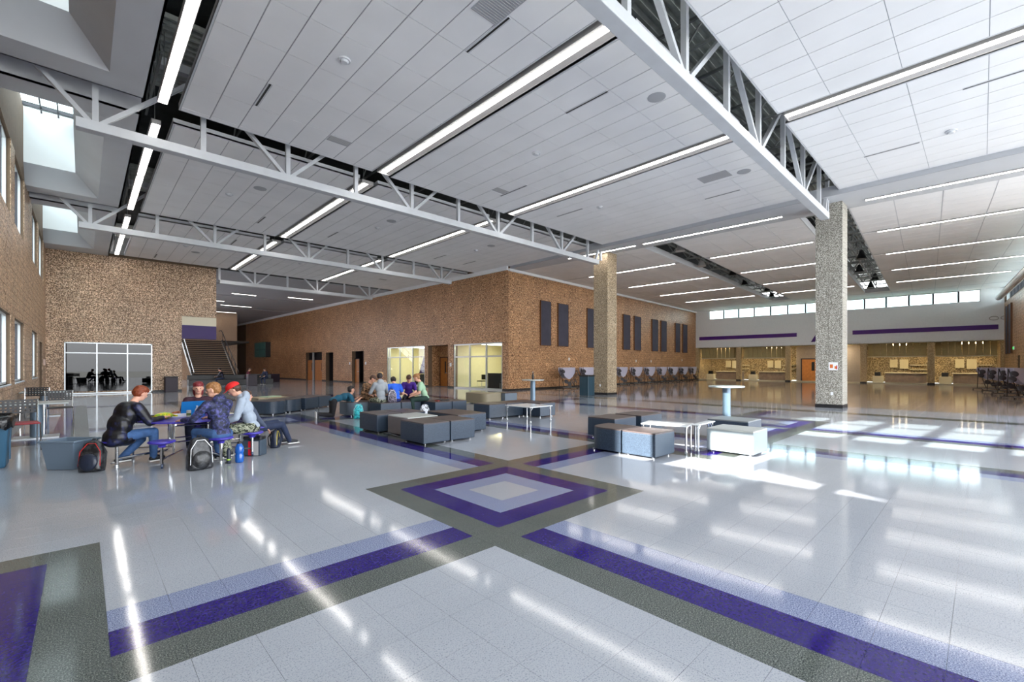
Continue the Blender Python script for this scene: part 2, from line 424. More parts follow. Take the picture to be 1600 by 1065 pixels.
# right wall of the hall
wr = wall('wall_right', 5.5, 30.3, 0, 7.7, -23.35, -23.0, [(5.6, 30.0, 6.3, 7.45), (22.2, 23.2, 0, 2.2)], 'x', M_mortar, loc=CB, rz=PHI)
lay(wr, [r for r in blocks(5.5, 30.1, .1, 6.25, [(22.2, 23.2, 0, 2.2)])], 'x', -23.0, 1, M_cmu_a)
window('x', 5.6, 30.0, 6.3, 7.45, -23.25, -23.1, [5.6 + 1.5 * k for k in range(1, 16)], [], par_loc=CB, rz=PHI, fw=.05, mw=.1, dm=M_mull)
MB().tube([(13, -22.62, 6.55), (28.6, -22.62, 6.55), (29.2, -22.62, 6.6)], .2, 14).build('trim_31', M_white_p, loc=CB, rz=PHI, kind='structure', smooth=False)
# far end of the corridor
MB().box(-14, 1, 64, 64.3, 0, 7.7).build('wall_corridor_end', M_white_p, loc=CB, rz=PSI, kind='structure')
MB().box(4.0, 4.3, 33.7, 39.2, 0, 3.4).box(4.0, 4.3, 39.2, 49, 0, .5).box(4.0, 4.3, 33.7, 49, 7.1, 7.7).box(4.0, 4.3, 49, 50, 0, 7.7).box(4.0, 4.3, 50, 64, 0, 1.0).box(4.0, 4.3, 50, 64, 6.4, 7.7).box(4.0, 4.3, 64, 84, 0, 7.7).build('wall_stair_side', M_cmu_b, kind='structure')

# far white wall of the hall with clerestory, local a = 30.1
AF = 30.1
wf = wall('wall_far', -23.3, 0, 3.43, 7.7, AF, AF + .25, [(-21.75, -1.43, 6.5, 7.42)], 'y', M_white_p, loc=CB, rz=PHI)
window('y', -21.75, -1.43, 6.5, 7.42, AF + .05, AF + .15, [-1.43 - 1.47 * k for k in range(1, 14)], [], par_loc=CB, rz=PHI, fw=.05, dm=M_mull, mw=.13)
for k, (a, b) in enumerate(((-9.56, -0.41), (-22.68, -13.83))):
    MB().box(AF - .05, AF, a, b, 4.3, 4.66).build('trim_%d' % (12 + k), mat('purple_stripe', (78, 24, 122), rough=.5), loc=CB, rz=PHI, kind='structure')
# purple slanted emblem piece beside the column
em = MB(); em.add([(AF - .05, -10.7, 3.75), (AF - .05, -13.2, 3.9), (AF - .05, -13.2, 4.9), (AF - .05, -11.25, 4.75), (AF, -10.7, 3.75), (AF, -13.2, 3.9), (AF, -13.2, 4.9), (AF, -11.25, 4.75)],
       [(0,1,2,3),(7,6,5,4),(0,4,5,1),(1,5,6,2),(2,6,7,3),(3,7,4,0)])
tag(em.build('wall_emblem', MATS['purple_stripe'], loc=CB, rz=PHI), 'purple slanted emblem on the white wall half hidden by the near block column', 'emblem')
lg = empty('wall_logo', wB(AF - .02, 22.75, 5.15), PHI, 'small pair of linked grey rings on the far white wall', 'sign')
for s_ in (-.3, .3):
    MB().tube([(0, s_ + .24 * math.cos(t * math.pi / 8), .14 * math.sin(t * math.pi / 8)) for t in range(17)], .025, 6, cap=False).build('ring', M_lampbody, lg)
# serving recess below the white wall
M_kitch = mat('kitchen_block', (156, 134, 96), rough=.5, speck=[(.38, (88, 72, 48)), (.5, (150, 130, 94)), (.62, (204, 184, 144))], sscale=12, grain=.2, gscale=1.5)
M_soff = mat('soffit_board', (176, 160, 112), rough=.6, grain=.06)
MB().box(AF + 5, AF + 5.2, -23, 0, 0, 3.5).box(AF, AF + 5, 0, .2, 0, 3.5).box(AF, AF + 5, -23.2, -23, 0, 3.5).build('wall_kitchen', M_kitch, loc=CB, rz=PHI, kind='structure')
MB().box(AF, AF + 5, -23, 0, 3.43, 3.5).build('ceiling_kitchen', M_soff, loc=CB, rz=PHI, kind='structure')
for k, b in enumerate((4.38, 8.82, 14.6, 18.95, 23.0, 0.1)):
    p_ = MB().box(AF - .05, AF + .42, -b - .22, -b + .22, 0.12, 3.43).build('pillar', mat('pillar_block', (190, 164, 118), rough=.6, speck=[(.35, (158, 130, 88)), (.65, (208, 184, 140))], sscale=14), loc=CB, rz=PHI)
    p_['kind'] = 'structure'
    MB().box(AF - .06, AF + .43, -b - .23, -b + .23, 0, 0.12).build('plinth', M_base, p_)
# ---------------------------------------------------------------- ceilings
ZC = 7.6
XS = [1.325, 6.855, 12.435]; YT = [3.85, 13.604, 23.358, 33.112]
SW = 0.31; GW = 0.43
def ceil_bay(x0, x1, y0, y1, yph, xph=None):
    c = MB().box(x0, x1, y0, y1, ZC + .012, ZC + .06).build('ceiling', M_grid, kind='structure')
    # edge angle
    MB().box(x0, x0 + .03, y0, y1, ZC - .002, ZC + .16).box(x1 - .03, x1, y0, y1, ZC - .002, ZC + .16).box(x0 + .03, x1 - .03, y0, y0 + .03, ZC - .002, ZC + .16).box(x0 + .03, x1 - .03, y1 - .03, y1, ZC - .002, ZC + .16).build('edge_trim', M_gridw, c)
    xs = [x0 + .03]; x = (xph if xph is not None else x0) + .61
    while x < x1 - .1: xs.append(x); x += .61
    xs.append(x1 - .03)
    ys = [y0 + .03]; y = yph
    while y < y0 + .12: y += 1.2192
    while y < y1 - .1: ys.append(y); y += 1.2192
    ys.append(y1 - .03)
    cache = {}
    for a, b in zip(xs, xs[1:]):
        for d, e_ in zip(ys, ys[1:]):
            key = (round(b - a, 3), round(e_ - d, 3)); p = rnd.uniform(-.0015, .0015)
            if key not in cache:
                cache[key] = MB().box(.011, b - a - .011, .006, e_ - d - .006, 0, .014).build('ceiling_tile', M_tile, c, loc=(a, d, ZC + p))
            else: inst(cache[key], c, 'ceiling_tile', (a, d, ZC + p))
    return c
cols_ = [(1.64, 6.54), (7.17, 12.12), (12.75, 18.84)]
rows_ = [(-6.2, 3.42, -0.0 + 1.13 - 1.2192 * 6), (4.28, 13.174, 4.45 - .0), (14.034, 22.928, 14.034), (23.788, 32.682, 23.788)]
for ci, (x0, x1) in enumerate(cols_):
    for ri, (y0, y1, yp) in enumerate(rows_):
        if ri == 0 and ci == 0: continue
        ceil_bay(x0, x1, y0, y1, yp)
# row beyond the back wall: wide dark-slotted ceiling
for k, (y0, y1) in enumerate(((33.55, 38.6), (39.1, 44.8), (45.3, 54), (54.5, 84))):
    MB().box(4.3, 18.7, y0, y1, ZC, ZC + .06).build('ceiling', mat('ceiling_shade', (176, 178, 184), rough=.7, grain=.05), kind='structure')
# gypsum border with splayed skylight wells, west side
M_shaft = mat('shaft_white', (246, 247, 248), rough=.7)
XG0, XG1, XLIP, XIN = XL, 1.02, 0.40, -0.19
for k in range(-1, 3):
    ya = YT[0] + .43 + 9.754 * k; yb = ya + 8.9
    if k == 2: yb = 33.4
    l0, l1 = ya + .75, ya + 8.16
    g = MB()
    def q(a, b, c, d): g.quad(a, b, c, d)
    z0, z1 = ZC, ZC + .6
    g.box(XG0, XG1, ya, l0, z0, z0 + .04).box(XG0, XG1, l1, yb, z0, z0 + .04).box(XLIP, XG1, l0, l1, z0, z0 + .04)
    # splays
    g.add([(XLIP, l0, z0), (XLIP, l1, z0), (XIN, l1 - .55, z1), (XIN, l0 + .55, z1)], [(0, 1, 2, 3)])
    g.add([(XG0, l1, z0), (XG0, l1 - .55, z1), (XIN, l1 - .55, z1), (XLIP, l1, z0)], [(0, 1, 2, 3)])
    g.add([(XG0, l0, z0), (XLIP, l0, z0), (XIN, l0 + .55, z1), (XG0, l0 + .55, z1)], [(0, 1, 2, 3)])
    # shaft
    g.box(XIN, XIN + .05, l0 + .5, l1 - .5, z1, ZR + .1, 1).box(XG0, XIN, l1 - .55, l1 - .5, z1, ZR + .1, 1).box(XG0, XIN, l0 + .5, l0 + .55, z1, ZR + .1, 1)
    # edges towards the truss gap and the lamp slot
    g.box(XG0, XG1, ya, ya + .04, z0, z0 + .5).box(XG0, XG1, yb - .04, yb, z0, z0 + .5).box(XG1 - .04, XG1, ya, yb, z0, z0 + .25)
    g.build('ceiling', [M_gyp, M_shaft], kind='structure')
    m_ = MB()
    yy = l0 + 1.6
    while yy < l1 - .6: m_.box(XG0, XIN, yy - .025, yy + .025, ZR - .08, ZR); yy += 1.22
    for xx in (-1.0, -.6): m_.box(xx - .02, xx + .02, l0 + .55, l1 - .55, ZR - .07, ZR)
    wi += 1
    sk = empty('window_%d' % wi, kind='structure')
    m_.build('glazing_bars', M_mull, sk, kind='stuff')
    MB().box(XG0, XIN, l0 + .55, l1 - .55, ZR, ZR + .02).build('pane', M_glass, sk)
    # gypsum lid across the truss gap
    MB().box(XG0, XG1, yb, yb + .86, ZC + .5, ZC + .54).build('ceiling', M_gyp, kind='structure')
# strip of hall ceiling: drop fascia then plaster then tiles (frame B)
MB().box(18.84, 18.9, -8, 19.9, 7.45, 7.78).build('trim_20', M_grid, kind='structure')
hb = MB()
poly = [(18.9, -8), (24.0, -8), wB(1.1, 23)[:2], wB(1.1, 0)[:2], (18.9, 19.98)]
hb.prism(poly, 7.45, 7.5); hb.build('ceiling', M_gyp, kind='structure')
SA = [5.5, 10.9, 16.3, 21.7, 27.0]; SB = [(8.3, 9.8), (15.0, 16.6)]
def hall_ceiling():
    tl = MB(); gr = MB()
    c = empty('ceiling', CB, PHI, kind='structure')
    x = 1.1
    def ok(a, b):
        return not (a < 26.4 and any(s0 - .02 < b < s1 + .02 for s0, s1 in SB))
    bands = [(0, 8.3), (8.3, 9.8), (9.8, 15.0), (15.0, 16.6), (16.6, 23.0)]
    for (b0, b1) in bands:
        slot = (b0, b1) in SB
        xa = 26.4 if slot else 1.1
        gr.box(xa, 30.1, -b1, -b0, 7.464, 7.5)
        edges = [xa] + [s for s in SA if s > xa] + [30.1]
        for e0, e1 in zip(edges, edges[1:]):
            a = e0 + (.12 if e0 in SA else 0)
            e1_ = e1 - (.12 if e1 in SA else 0)
            n = max(1, round((e1_ - a) / .66)); st = (e1_ - a) / n
            nb = max(1, round((b1 - b0) / 1.22)); sb = (b1 - b0) / nb
            for i in range(n):
                for j in range(nb):
                    p = rnd.uniform(0, .002)
                    tl.box(a + i*st + .012, a + (i+1)*st - .012, -b1 + j*sb + .014, -b1 + (j+1)*sb - .014, 7.45 + p, 7.464)
    tl.build('ceiling_tiles', M_tile, c, kind='stuff'); gr.build('grid', M_gridw, c)
    # slot edge angles
    for s0, s1 in SB:
        MB().box(1.1, 26.4, -s0 - .03, -s0, 7.45, 7.75).box(1.1, 26.4, -s1, -s1 + .03, 7.45, 7.75).box(1.1, 1.13, -s1, -s0, 7.45, 7.75).box(26.37, 26.4, -s1, -s0, 7.45, 7.75).build('slot_trim', M_gridw, c)
hall_ceiling()
# ---------------------------------------------------------------- roof and deck
dk = MB()
y = -8.4
while y < 34.5:
    if any(abs(y - t) < 1.6 for t in YT):
        dk.add([(1.0, y, 9.1), (18.9, y, 9.1), (18.9, y + .05, 9.02), (1.0, y + .05, 9.02), (18.9, y + .12, 9.02), (1.0, y + .12, 9.02), (18.9, y + .17, 9.1), (1.0, y + .17, 9.1), (18.9, y + .22, 9.1), (1.0, y + .22, 9.1)],
               [(0, 1, 2, 3), (3, 2, 4, 5), (5, 4, 6, 7), (7, 6, 8, 9)])
    y += .22
for s0, s1 in SB:
    b = s0 - .4
    while b < s1 + .4:
        P = [wB(1, b, 9.0), wB(27, b, 9.0), wB(27, b + .08, 8.93), wB(1, b + .08, 8.93), wB(27, b + .16, 9.0), wB(1, b + .16, 9.0)]
        dk.add(P, [(0, 1, 2, 3), (3, 2, 4, 5)]); b += .16
dko = dk.build('deck_ribs', M_deck, kind='stuff')
rf = MB().box(-.19, 52, -8.5, 100, 9.2, 9.5)
pass
for k in range(-1, 3):
    ya = YT[0] + .43 + 9.754 * k
    rf.box(-1.75, -.14, ya + 8.16 - .55, ya + 9.754 + .75 + .55, ZR + .02, ZR + .2)
rf.box(-1.75, -.14, -9, YT[0] + .43 - 9.754 + 1.3, ZR, ZR + .2)
rf.box(-.19, -.1, -9, 100, 9.2, 10.1)
roof = rf.build('roof', M_dark, kind='structure')
dko.parent = roof
# joists above the gaps: top bars seen through them
js = MB()
for yt in YT:
    for k in range(0, 10):
        x = 1.2 + 2.0 * k
        js.bar((x, yt - 1.6, 8.75), (x, yt + 1.6, 8.75), .06, .06); js.bar((x, yt - 1.6, 8.15), (x, yt + 1.6, 8.15), .05, .05)
        for m_ in range(-3, 3):
            js.bar((x, yt + m_ * .55, 8.15 if m_ % 2 else 8.75), (x, yt + (m_ + 1) * .55, 8.75 if m_ % 2 else 8.15), .035)
jo = empty('roof_joists', (0,0,0), 0, 'dark steel bar joists above the slots of the main ceiling', 'joists')
js.build('joist_bars', M_steel_d, jo, kind='stuff')
for si, (s0, s1) in enumerate(SB):
    js = MB(); mid = (s0 + s1) / 2
    for k in range(13):
        a = 2.2 + 2.0 * k
        for zz in (7.75, 8.55): js.bar(wB(a, s0 - .3, zz), wB(a, s1 + .3, zz), .07)
        for m_ in range(4):
            b0 = s0 - .3 + m_ * (s1 - s0 + .6) / 4; b1 = b0 + (s1 - s0 + .6) / 4
            js.bar(wB(a, b0, 7.75 if m_ % 2 else 8.55), wB(a, b1, 8.55 if m_ % 2 else 7.75), .045)
        if k < 12:
            js.bar(wB(a, mid, 8.55), wB(a + 1, mid, 7.75), .05); js.bar(wB(a + 1, mid, 7.75), wB(a + 2, mid, 8.55), .05)
    js.bar(wB(1.2, mid, 7.75), wB(26.3, mid, 7.75), .07); js.bar(wB(1.2, mid, 8.55), wB(26.3, mid, 8.55), .07)
    jo = empty('roof_joists', (0,0,0), 0, ['grey lattice joists in the hall ceiling slot left of the near column', 'grey lattice joists in the hall ceiling slot beside the near column'][si], 'joists')
    js.build('joist_bars', M_steel_d, jo, kind='stuff')
    for k, a in enumerate((3.2, 7.6, 11.8, 16.2, 20.4, 24.0)):
        p = empty('high_bay_light', wB(a, mid + .25 * (-1) ** k, 7.5), 0, None, None)
        tag(p, 'dark bell pendant lamp in the ceiling slot %s, %s' % (('left of the near column', 'beside the near column')[si], ('nearest', 'second nearest', 'third nearest', 'third from end', 'second from end', 'at the end')[k]), 'lamp', 'bell lamps in the hall ceiling slots')
        MB().lathe([(.04, .5), (.09, .45), (.13, .3), (.24, .02), (.26, 0), (.25, 0)], n=14).build('shade', M_lampbody if k < 2 else M_black, p, smooth=False)
        MB().tube([(0, 0, .5), (0, 0, 1.4)], .012, 6).build('stem', M_black, p)
# ---------------------------------------------------------------- lamps
def strip(p, q, n, label, w=.17, h=.12, z=ZC - .02, stems=True, lensw=None, group=None, lm=None):
    """a linear lamp from p to q made of n lengths"""
    p = Vector(p); q = Vector(q); d = q - p; L = d.length; ang = math.atan2(d.y, d.x)
    e_ = empty('linear_lamp', (p.x, p.y, z), ang, label, 'lamp', group)
    lw = lensw or w * .72
    st = L / n
    for k in range(n):
        a, b = k * st + .03, (k + 1) * st - .03
        MB().box(a, b, -w/2, -w/2 + .012, 0, h).box(a, b, w/2 - .012, w/2, 0, h).box(a, b, -w/2, w/2, h - .01, h).box(a, a + .02, -w/2, w/2, 0, h).box(b - .02, b, -w/2, w/2, 0, h).build('housing', M_lampbody, e_)
        MB().box(a + .02, b - .02, -lw/2, lw/2, *((.004, .02) if lw >= w * .6 else (.045, .06))).build('lens', lm or M_lamp, e_)
        if lw < w * .6: MB().add([(a+.02, -w/2+.012, .005), (b-.02, -w/2+.012, .005), (b-.02, -lw/2, .05), (a+.02, -lw/2, .05), (a+.02, lw/2, .05), (b-.02, lw/2, .05), (b-.02, w/2-.012, .005), (a+.02, w/2-.012, .005)], [(3,2,1,0),(7,6,5,4)]).build('reflector', M_lampbody, e_)
    if stems:
        for t in (.35, L - .35): MB().tube([(t, 0, h), (t, 0, 9.2 - z)], .01, 5).build('stem', M_steel_d, e_)
    return e_
colname = ['over the seated students', 'over the middle of the floor', 'nearest the hall']
rown = ['in front of the first truss', 'between the first and second trusses', 'between the second and third trusses', 'beyond the near long truss']
for ci, x in enumerate(XS):
    for ri, (y0, y1) in enumerate(((4.35, 13.1), (14.1, 22.85), (23.85, 32.6), (-6.0, 3.35))):
        if ri == 3 and ci < 2: continue
        if ci == 0 and ri < 3:
            y0 += .15
        strip((x, y0, 0), (x, y1, 0), 2 if ci == 0 else 1, 'long ceiling lamp %s, %s' % (colname[ci], rown[ri]), w=.2 if ci == 0 else .42, lensw=None if ci == 0 else .15, group='ceiling slot lamps of the main floor')
ord_ = ['first', 'second', 'third', 'fourth', 'fifth']
for k, a in enumerate([.35] + SA[:4]):
    for s_, (b0, b1, nm) in enumerate(((.6 + (3.6 if k == 0 else 1.6), 8.1, 'left of the lattice slots'), (10.0, 14.8, 'between the lattice slots'), (17.1, 22.6, 'right of the lattice slots'))):
        if k == 0 and s_ == 0: b1 = 8.3; 
        if k == 0 and s_ == 1: b0, b1 = 8.6, 14.6
        strip(wB(a, b0), wB(a, b1), 1, 'hall ceiling lamp in the %s row, %s' % (ord_[k], nm), w=.16, h=.035, z=7.41, stems=False, lensw=.12, lm=M_lamp_hall, group='linear lamps of the hall ceiling')
for k, (x0, x1, y) in enumerate(((7.0, 8.7, 37.5), (8.9, 10.8, 43.1), (12.98, 14.8, 38.2), (13.0, 15.2, 42.2), (9.8, 12.6, 52.0), (10.2, 12.7, 58.9), (8.4, 9.6, 49))):
    strip((x0, y, 0), (x1, y, 0), 1, 'short linear lamp over the corridor, %s' % (['first left', 'second left', 'first right', 'second right', 'third', 'farthest', 'fourth'][k]), w=.14, h=.06, z=ZC - .065, stems=False, group='short corridor lamps')
# ---------------------------------------------------------------- trusses
tn = ['long grey steel truss closest to the camera, running to the near column', 'second grey steel truss ending at the far column', 'third grey steel truss running to the brown corridor wall', 'farthest grey steel truss by the back wall end']
for k, yt in enumerate(YT):
    t = empty('roof_truss', (0, yt, 0), 0, tn[k], 'truss', 'grey roof trusses')
    x0, x1 = (-.12, 19.02) if k < 2 else ((-.12, 16.9) if k == 2 else (6.2, 16.4))
    MB().box(x0, x1, -.13, .13, 6.7, 6.92).build('bottom_chord', M_steel, t, bevel=.012)
    MB().box(x0 - (1.2 if k < 3 else 0), x1 + .6, -.1, .1, 8.7, 8.9).build('top_chord', M_steel, t)
    n = 0
    for i in range(0, 10):
        x = .2 + 2 * i - (.05 if k == 0 else 0)
        if x < x0 or x > x1 - .2: continue
        MB().box(x - .055, x + .055, -.055, .055, 6.92, 8.7).build('upright', M_steel, t)
        if i % 2 == 0:
            for s_ in (-1, 1):
                if x + s_ * 2 < x0 - 1.5: xe = x + s_ * 1.7
                else: xe = x + s_ * 1.9
                if k == 3 and xe < x0: continue
                if xe > 20: xe = 19.4
                MB().bar((x + s_ * .1, 0, 6.92), (xe, 0, 8.7), .09, .11, up=(0, 1, 0)).build('brace', M_steel, t)
    if k < 2: MB().box(19.05 + .2, 19.05 + .31, -.05, .05, 6.95, 8.7).build('upright', M_steel, t); MB().bar((18.85, 0, 6.9), (19.55, 0, 8.6), .09, .11, up=(0,1,0)).build('brace', M_steel, t)
# ---------------------------------------------------------------- block columns
for k, (y0, y1) in enumerate(((3.47, 4.29), (13.45, 14.32))):
    c = empty('block_column', (19.7, y0, 0), 0, ['near square column of speckled grey blocks with a small notice', 'far square column of speckled grey blocks beside the blue bin'][k], 'column')
    dx, dy = .85, y1 - y0
    MB().box(.012, dx - .012, .012, dy - .012, 0, 7.58).build('core', M_mortar_c, c)
    MB().box(-.012, dx + .012, -.012, dy + .012, 0, .12).build('plinth', M_base, c)
    z = .12; n = 0; pr_ = {}
    while z < 7.5:
        zt = min(z + BH, 7.58); hx, hy = dx / 2, dy / 2
        cells = [(0, hx, 0, hy), (hx, dx, 0, hy), (0, hx, hy, dy), (hx, dx, hy, dy)] if n % 2 else [(0, hx * .5, 0, hy), (hx * .5, hx * 1.5, 0, hy), (hx * 1.5, dx, 0, hy), (0, hx * .6, hy, dy), (hx * .6, dx, hy, dy)]
        for ci, (a, b, d, e_) in enumerate(cells):
            g_ = .0045; key = (n % 2, ci, round(zt - z, 3))
            ax = lambda v: v if v in (0, dx) else (v + g_)
            mb = (a if a == 0 else a + g_, b if b == dx else b - g_, d if d == 0 else d + g_, e_ if e_ == dy else e_ - g_)
            if key not in pr_: pr_[key] = MB().box(*mb, g_, zt - z - g_).build('block', (M_cmu_c, M_cmu_d)[k], c, loc=(0, 0, z))
            else: inst(pr_[key], c, 'block', (0, 0, z))
        z += BH; n += 1
# ---------------------------------------------------------------- ceiling fittings
def ceil_disc(x, y, r, name, label, m, grp, h=.02, z=ZC):
    c = empty(name, (x, y, z), 0, label, 'detector' if name == 'smoke_detector' else 'speaker', grp)
    MB().lathe([(r * .96, -h), (r, -h * .6), (r, 0)], n=20).build('body', m, c)
    if name == 'smoke_detector': MB().lathe([(r * .5, -h * 2.2), (r * .62, -h * 1.6), (r * .7, -h)], n=16).build('sensor', M_gridw, c)
    else: MB().lathe([(r * .8, -h - .004), (r * .85, -h)], n=20).build('grille', M_grid, c)
for x, y, nm in ((3.75, 8.74, 'in the bay over the students'), (9.35, 8.79, 'in the middle bay in front of the first truss'), (16.22, .56, 'in the bay right of the near truss'), (9.36, 18.35, 'beyond the first truss, middle bay'), (14.93, 18.39, 'beyond the first truss, bay nearest the hall'), (3.75, 18.4, 'beyond the first truss, left bay'), (3.76, 27.8, 'beyond the second truss, left bay'), (9.32, 27.9, 'beyond the second truss, middle bay'), (14.28, 10.1, 'in the sunlit ceiling bay by the hall')):
    ceil_disc(x, y, .12, 'smoke_detector', 'round white smoke detector ' + nm, M_gridw, 'smoke detectors', h=.03)
for x, y, nm in ((9.38, 5.09, 'beside the near truss'), (9.37, 17.14, 'beyond the first truss, middle bay'), (14.95, 17.18, 'beyond the first truss, right bay'), (4.39, 17.09, 'beyond the first truss, over the second column of tiles'), (4.36, 29.1, 'near the back wall'), (14.94, 5.15, 'in the sunlit bay next to the near truss')):
    ceil_disc(x, y, .2, 'ceiling_speaker', 'round grey ceiling speaker ' + nm, M_grid, 'ceiling speakers', h=.008)
for x, y0, y1, nm in ((5.37, 5.7, 6.89, 'beside the grey grille'), (2.92, 10.6, 11.7, 'over the students'), (8.39, 5.73, 6.91, 'left of the near truss'), (16.43, 1.18, 2.38, 'near the hall step'), (13.97, -.59, .3, 'right of the lamp'), (13.95, 10.68, 11.95, 'in the bay by the hall'), (16.39, 5.78, 6.98, 'in the sunlit bay'), (10.8, 10.6, 11.9, 'in front of the first truss'), (5.37, 20.2, 21.3, 'beyond the first truss, left bay'), (8.37, 20.2, 21.35, 'beyond the first truss, middle bay'), (16.47, 20.3, 21.5, 'beyond the first truss by the corridor wall'), (14.4, 20.3, 21.5, 'beyond the first truss by the third lamp'), (2.9, 31, 32.1, 'near the back wall'), (5.35, 24.8, 26, 'beyond the second truss')):
    v = empty('slot_diffuser', (x, y0, ZC), 0, 'black linear slot diffuser ' + nm, 'vent', 'linear slot diffusers')
    MB().box(-.022, .022, 0, y1 - y0, -.006, .0).build('slot', M_black, v); MB().box(-.05, -.022, 0, y1 - y0, -.008, 0).box(.022, .05, 0, y1 - y0, -.008, 0).build('frame', M_gridw, v)
for x, y, nm in ((4.76, 5.1, 'at the top of the view'), (4.72, 11.85, 'in front of the first truss'), (10.2, 11.4, 'by the second lamp'), (14.4, 5.5, 'in the sunlit bay'), (15.0, 29.0, 'near the corridor wall')):
    v = empty('return_grille', (x, y, ZC), 0, 'flat grey return air grille panel ' + nm, 'vent', 'return air grilles')
    L_ = .9 if y < 6 else .3
    MB().box(0, .56, 0, L_, -.006, 0).build('frame', M_grid, v)
    q = MB()
    for k in range(int(L_ / .05)): q.box(.02, .54, .02 + k * .05, .03 + k * .05, -.012, -.006)
    q.build('louvres', M_lampbody, v, kind='stuff')
# ---------------------------------------------------------------- outside
M_pink = mat('outside_block', (206, 178, 176), rough=.8, grain=.08)
b = empty('neighbour_building', (-13, 0, 0), 0, 'pale pink brick building seen through the left windows', 'building')
MB().box(-6, 0, 6.5, 70, 0, 15.2).build('walls', M_pink, b)
for k in range(14):
    for z in (1.0, 5.2, 9.2):
        MB().box(0, .05, 8 + 4.4 * k, 10.6 + 4.4 * k, z, z + 2.4).build('window', mat('outside_window', (80, 110, 122), rough=.15), b)
MB().box(-120, 160, -120, 160, -.6, -.3).build('ground', mat('outside_ground', (176, 176, 172), rough=.9), kind='structure')
# ---------------------------------------------------------------- openings of the corridor wall
M_cream = mat('room_cream', (224, 216, 184), rough=.6, grain=.04)
M_carpet = mat('room_carpet', (120, 112, 100), rough=.9, grain=.1)
M_oak = mat('oak_door', (176, 112, 52), rough=.45, grain=.14, gscale=6)
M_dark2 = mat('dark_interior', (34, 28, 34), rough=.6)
M_roomlamp = mat('room_lamp', (255, 250, 236), emit=(255, 240, 205), estr=9)
A_ = dict(loc=CB, rz=PSI)
def roomA(name, y0, y1, depth, m, lamp=True, z1=3.1):
    MB().box(.35, depth, y0 - .1, y0, 0, z1).box(.35, depth, y1, y1 + .1, 0, z1).box(depth, depth + .1, y0 - .1, y1 + .1, 0, z1).build(name, m, kind='structure', **A_)
    c = MB().box(.35, depth, y0, y1, z1, z1 + .08).build('ceiling_room', m, kind='structure', **A_)
    if lamp:
        l_ = empty('panel_lamp', wA((y0 + y1) / 2, -depth / 2, z1 - .09), PSI, 'flat ceiling panel lamp inside the cream room %s' % lamp, 'lamp')
        MB().box(-1.0, 1.0, -1.4, 1.4, 0, .04).build('diffuser', M_roomlamp, l_)
roomA('wall_room_a', .3, 5.6, 5.5, M_cream, 'nearest the wall corner')
roomA('wall_room_b', 8.5, 14.4, 3.5, M_cream, 'with the purple emblem')
window('y', .5, 5.3, 0, 3.0, .02, .12, [2.02, 3.65], [2.13], par_loc=CB, rz=PSI, fw=.09, m=M_alu)
window('y', 8.72, 14.05, 0, 3.02, .02, .12, [10.37, 12.18, 13.7], [2.2], par_loc=CB, rz=PSI, fw=.08, m=M_alu)
# recess with the oak door
MB().box(1.1, 1.3, 5.9, 8.3, 0, 3.1).box(.35, 1.3, 8.28, 8.5, 0, 3.1).box(.35, 1.3, 5.7, 5.92, 0, 3.1).box(.35, 1.3, 5.9, 8.3, 3.0, 3.1).build('wall_recess', M_cmu_a, kind='structure', **A_)
def door(n, y0, y1, x, z=2.12, win=True, label=None):
    d = empty('door_%d' % n, CB, PSI, kind='structure')
    MB().box(x - .05, x, y0, y1, 0.01, z).build('leaf', M_oak, d)
    MB().box(x - .07, x, y0 - .06, y0, 0, z + .06).box(x - .07, x, y1, y1 + .06, 0, z + .06).box(x - .07, x, y0, y1, z, z + .06).build('frame', M_dark2, d)
    if win:
        m_ = y0 + .2
        MB().box(x - .056, x - .05, m_, m_ + .16, .95, 1.85).build('vision_pane', M_black, d)
    MB().box(x - .12, x - .05, y0 + .08, y0 + .2, .98, 1.02).build('handle', M_alu, d)
    return d
door(2, 7.3, 8.18, 1.1)
for n, (a, b) in enumerate(((18.0, 20.2), (24.1, 25.8), (26.7, 30.8))):
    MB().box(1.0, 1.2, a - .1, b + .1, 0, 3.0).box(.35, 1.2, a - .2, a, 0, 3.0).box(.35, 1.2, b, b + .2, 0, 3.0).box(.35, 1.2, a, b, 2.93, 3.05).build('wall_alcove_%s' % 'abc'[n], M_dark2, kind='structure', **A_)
door(3, 19.3, 20.12, .3, win=False)
door(4, 26.8, 28.8, .2); door(5, 29.3, 30.7, .2)
MB().box(.02, .14, 28.92, 29.16, 0, 2.93).build('trim_30', M_alu, kind='structure', **A_)
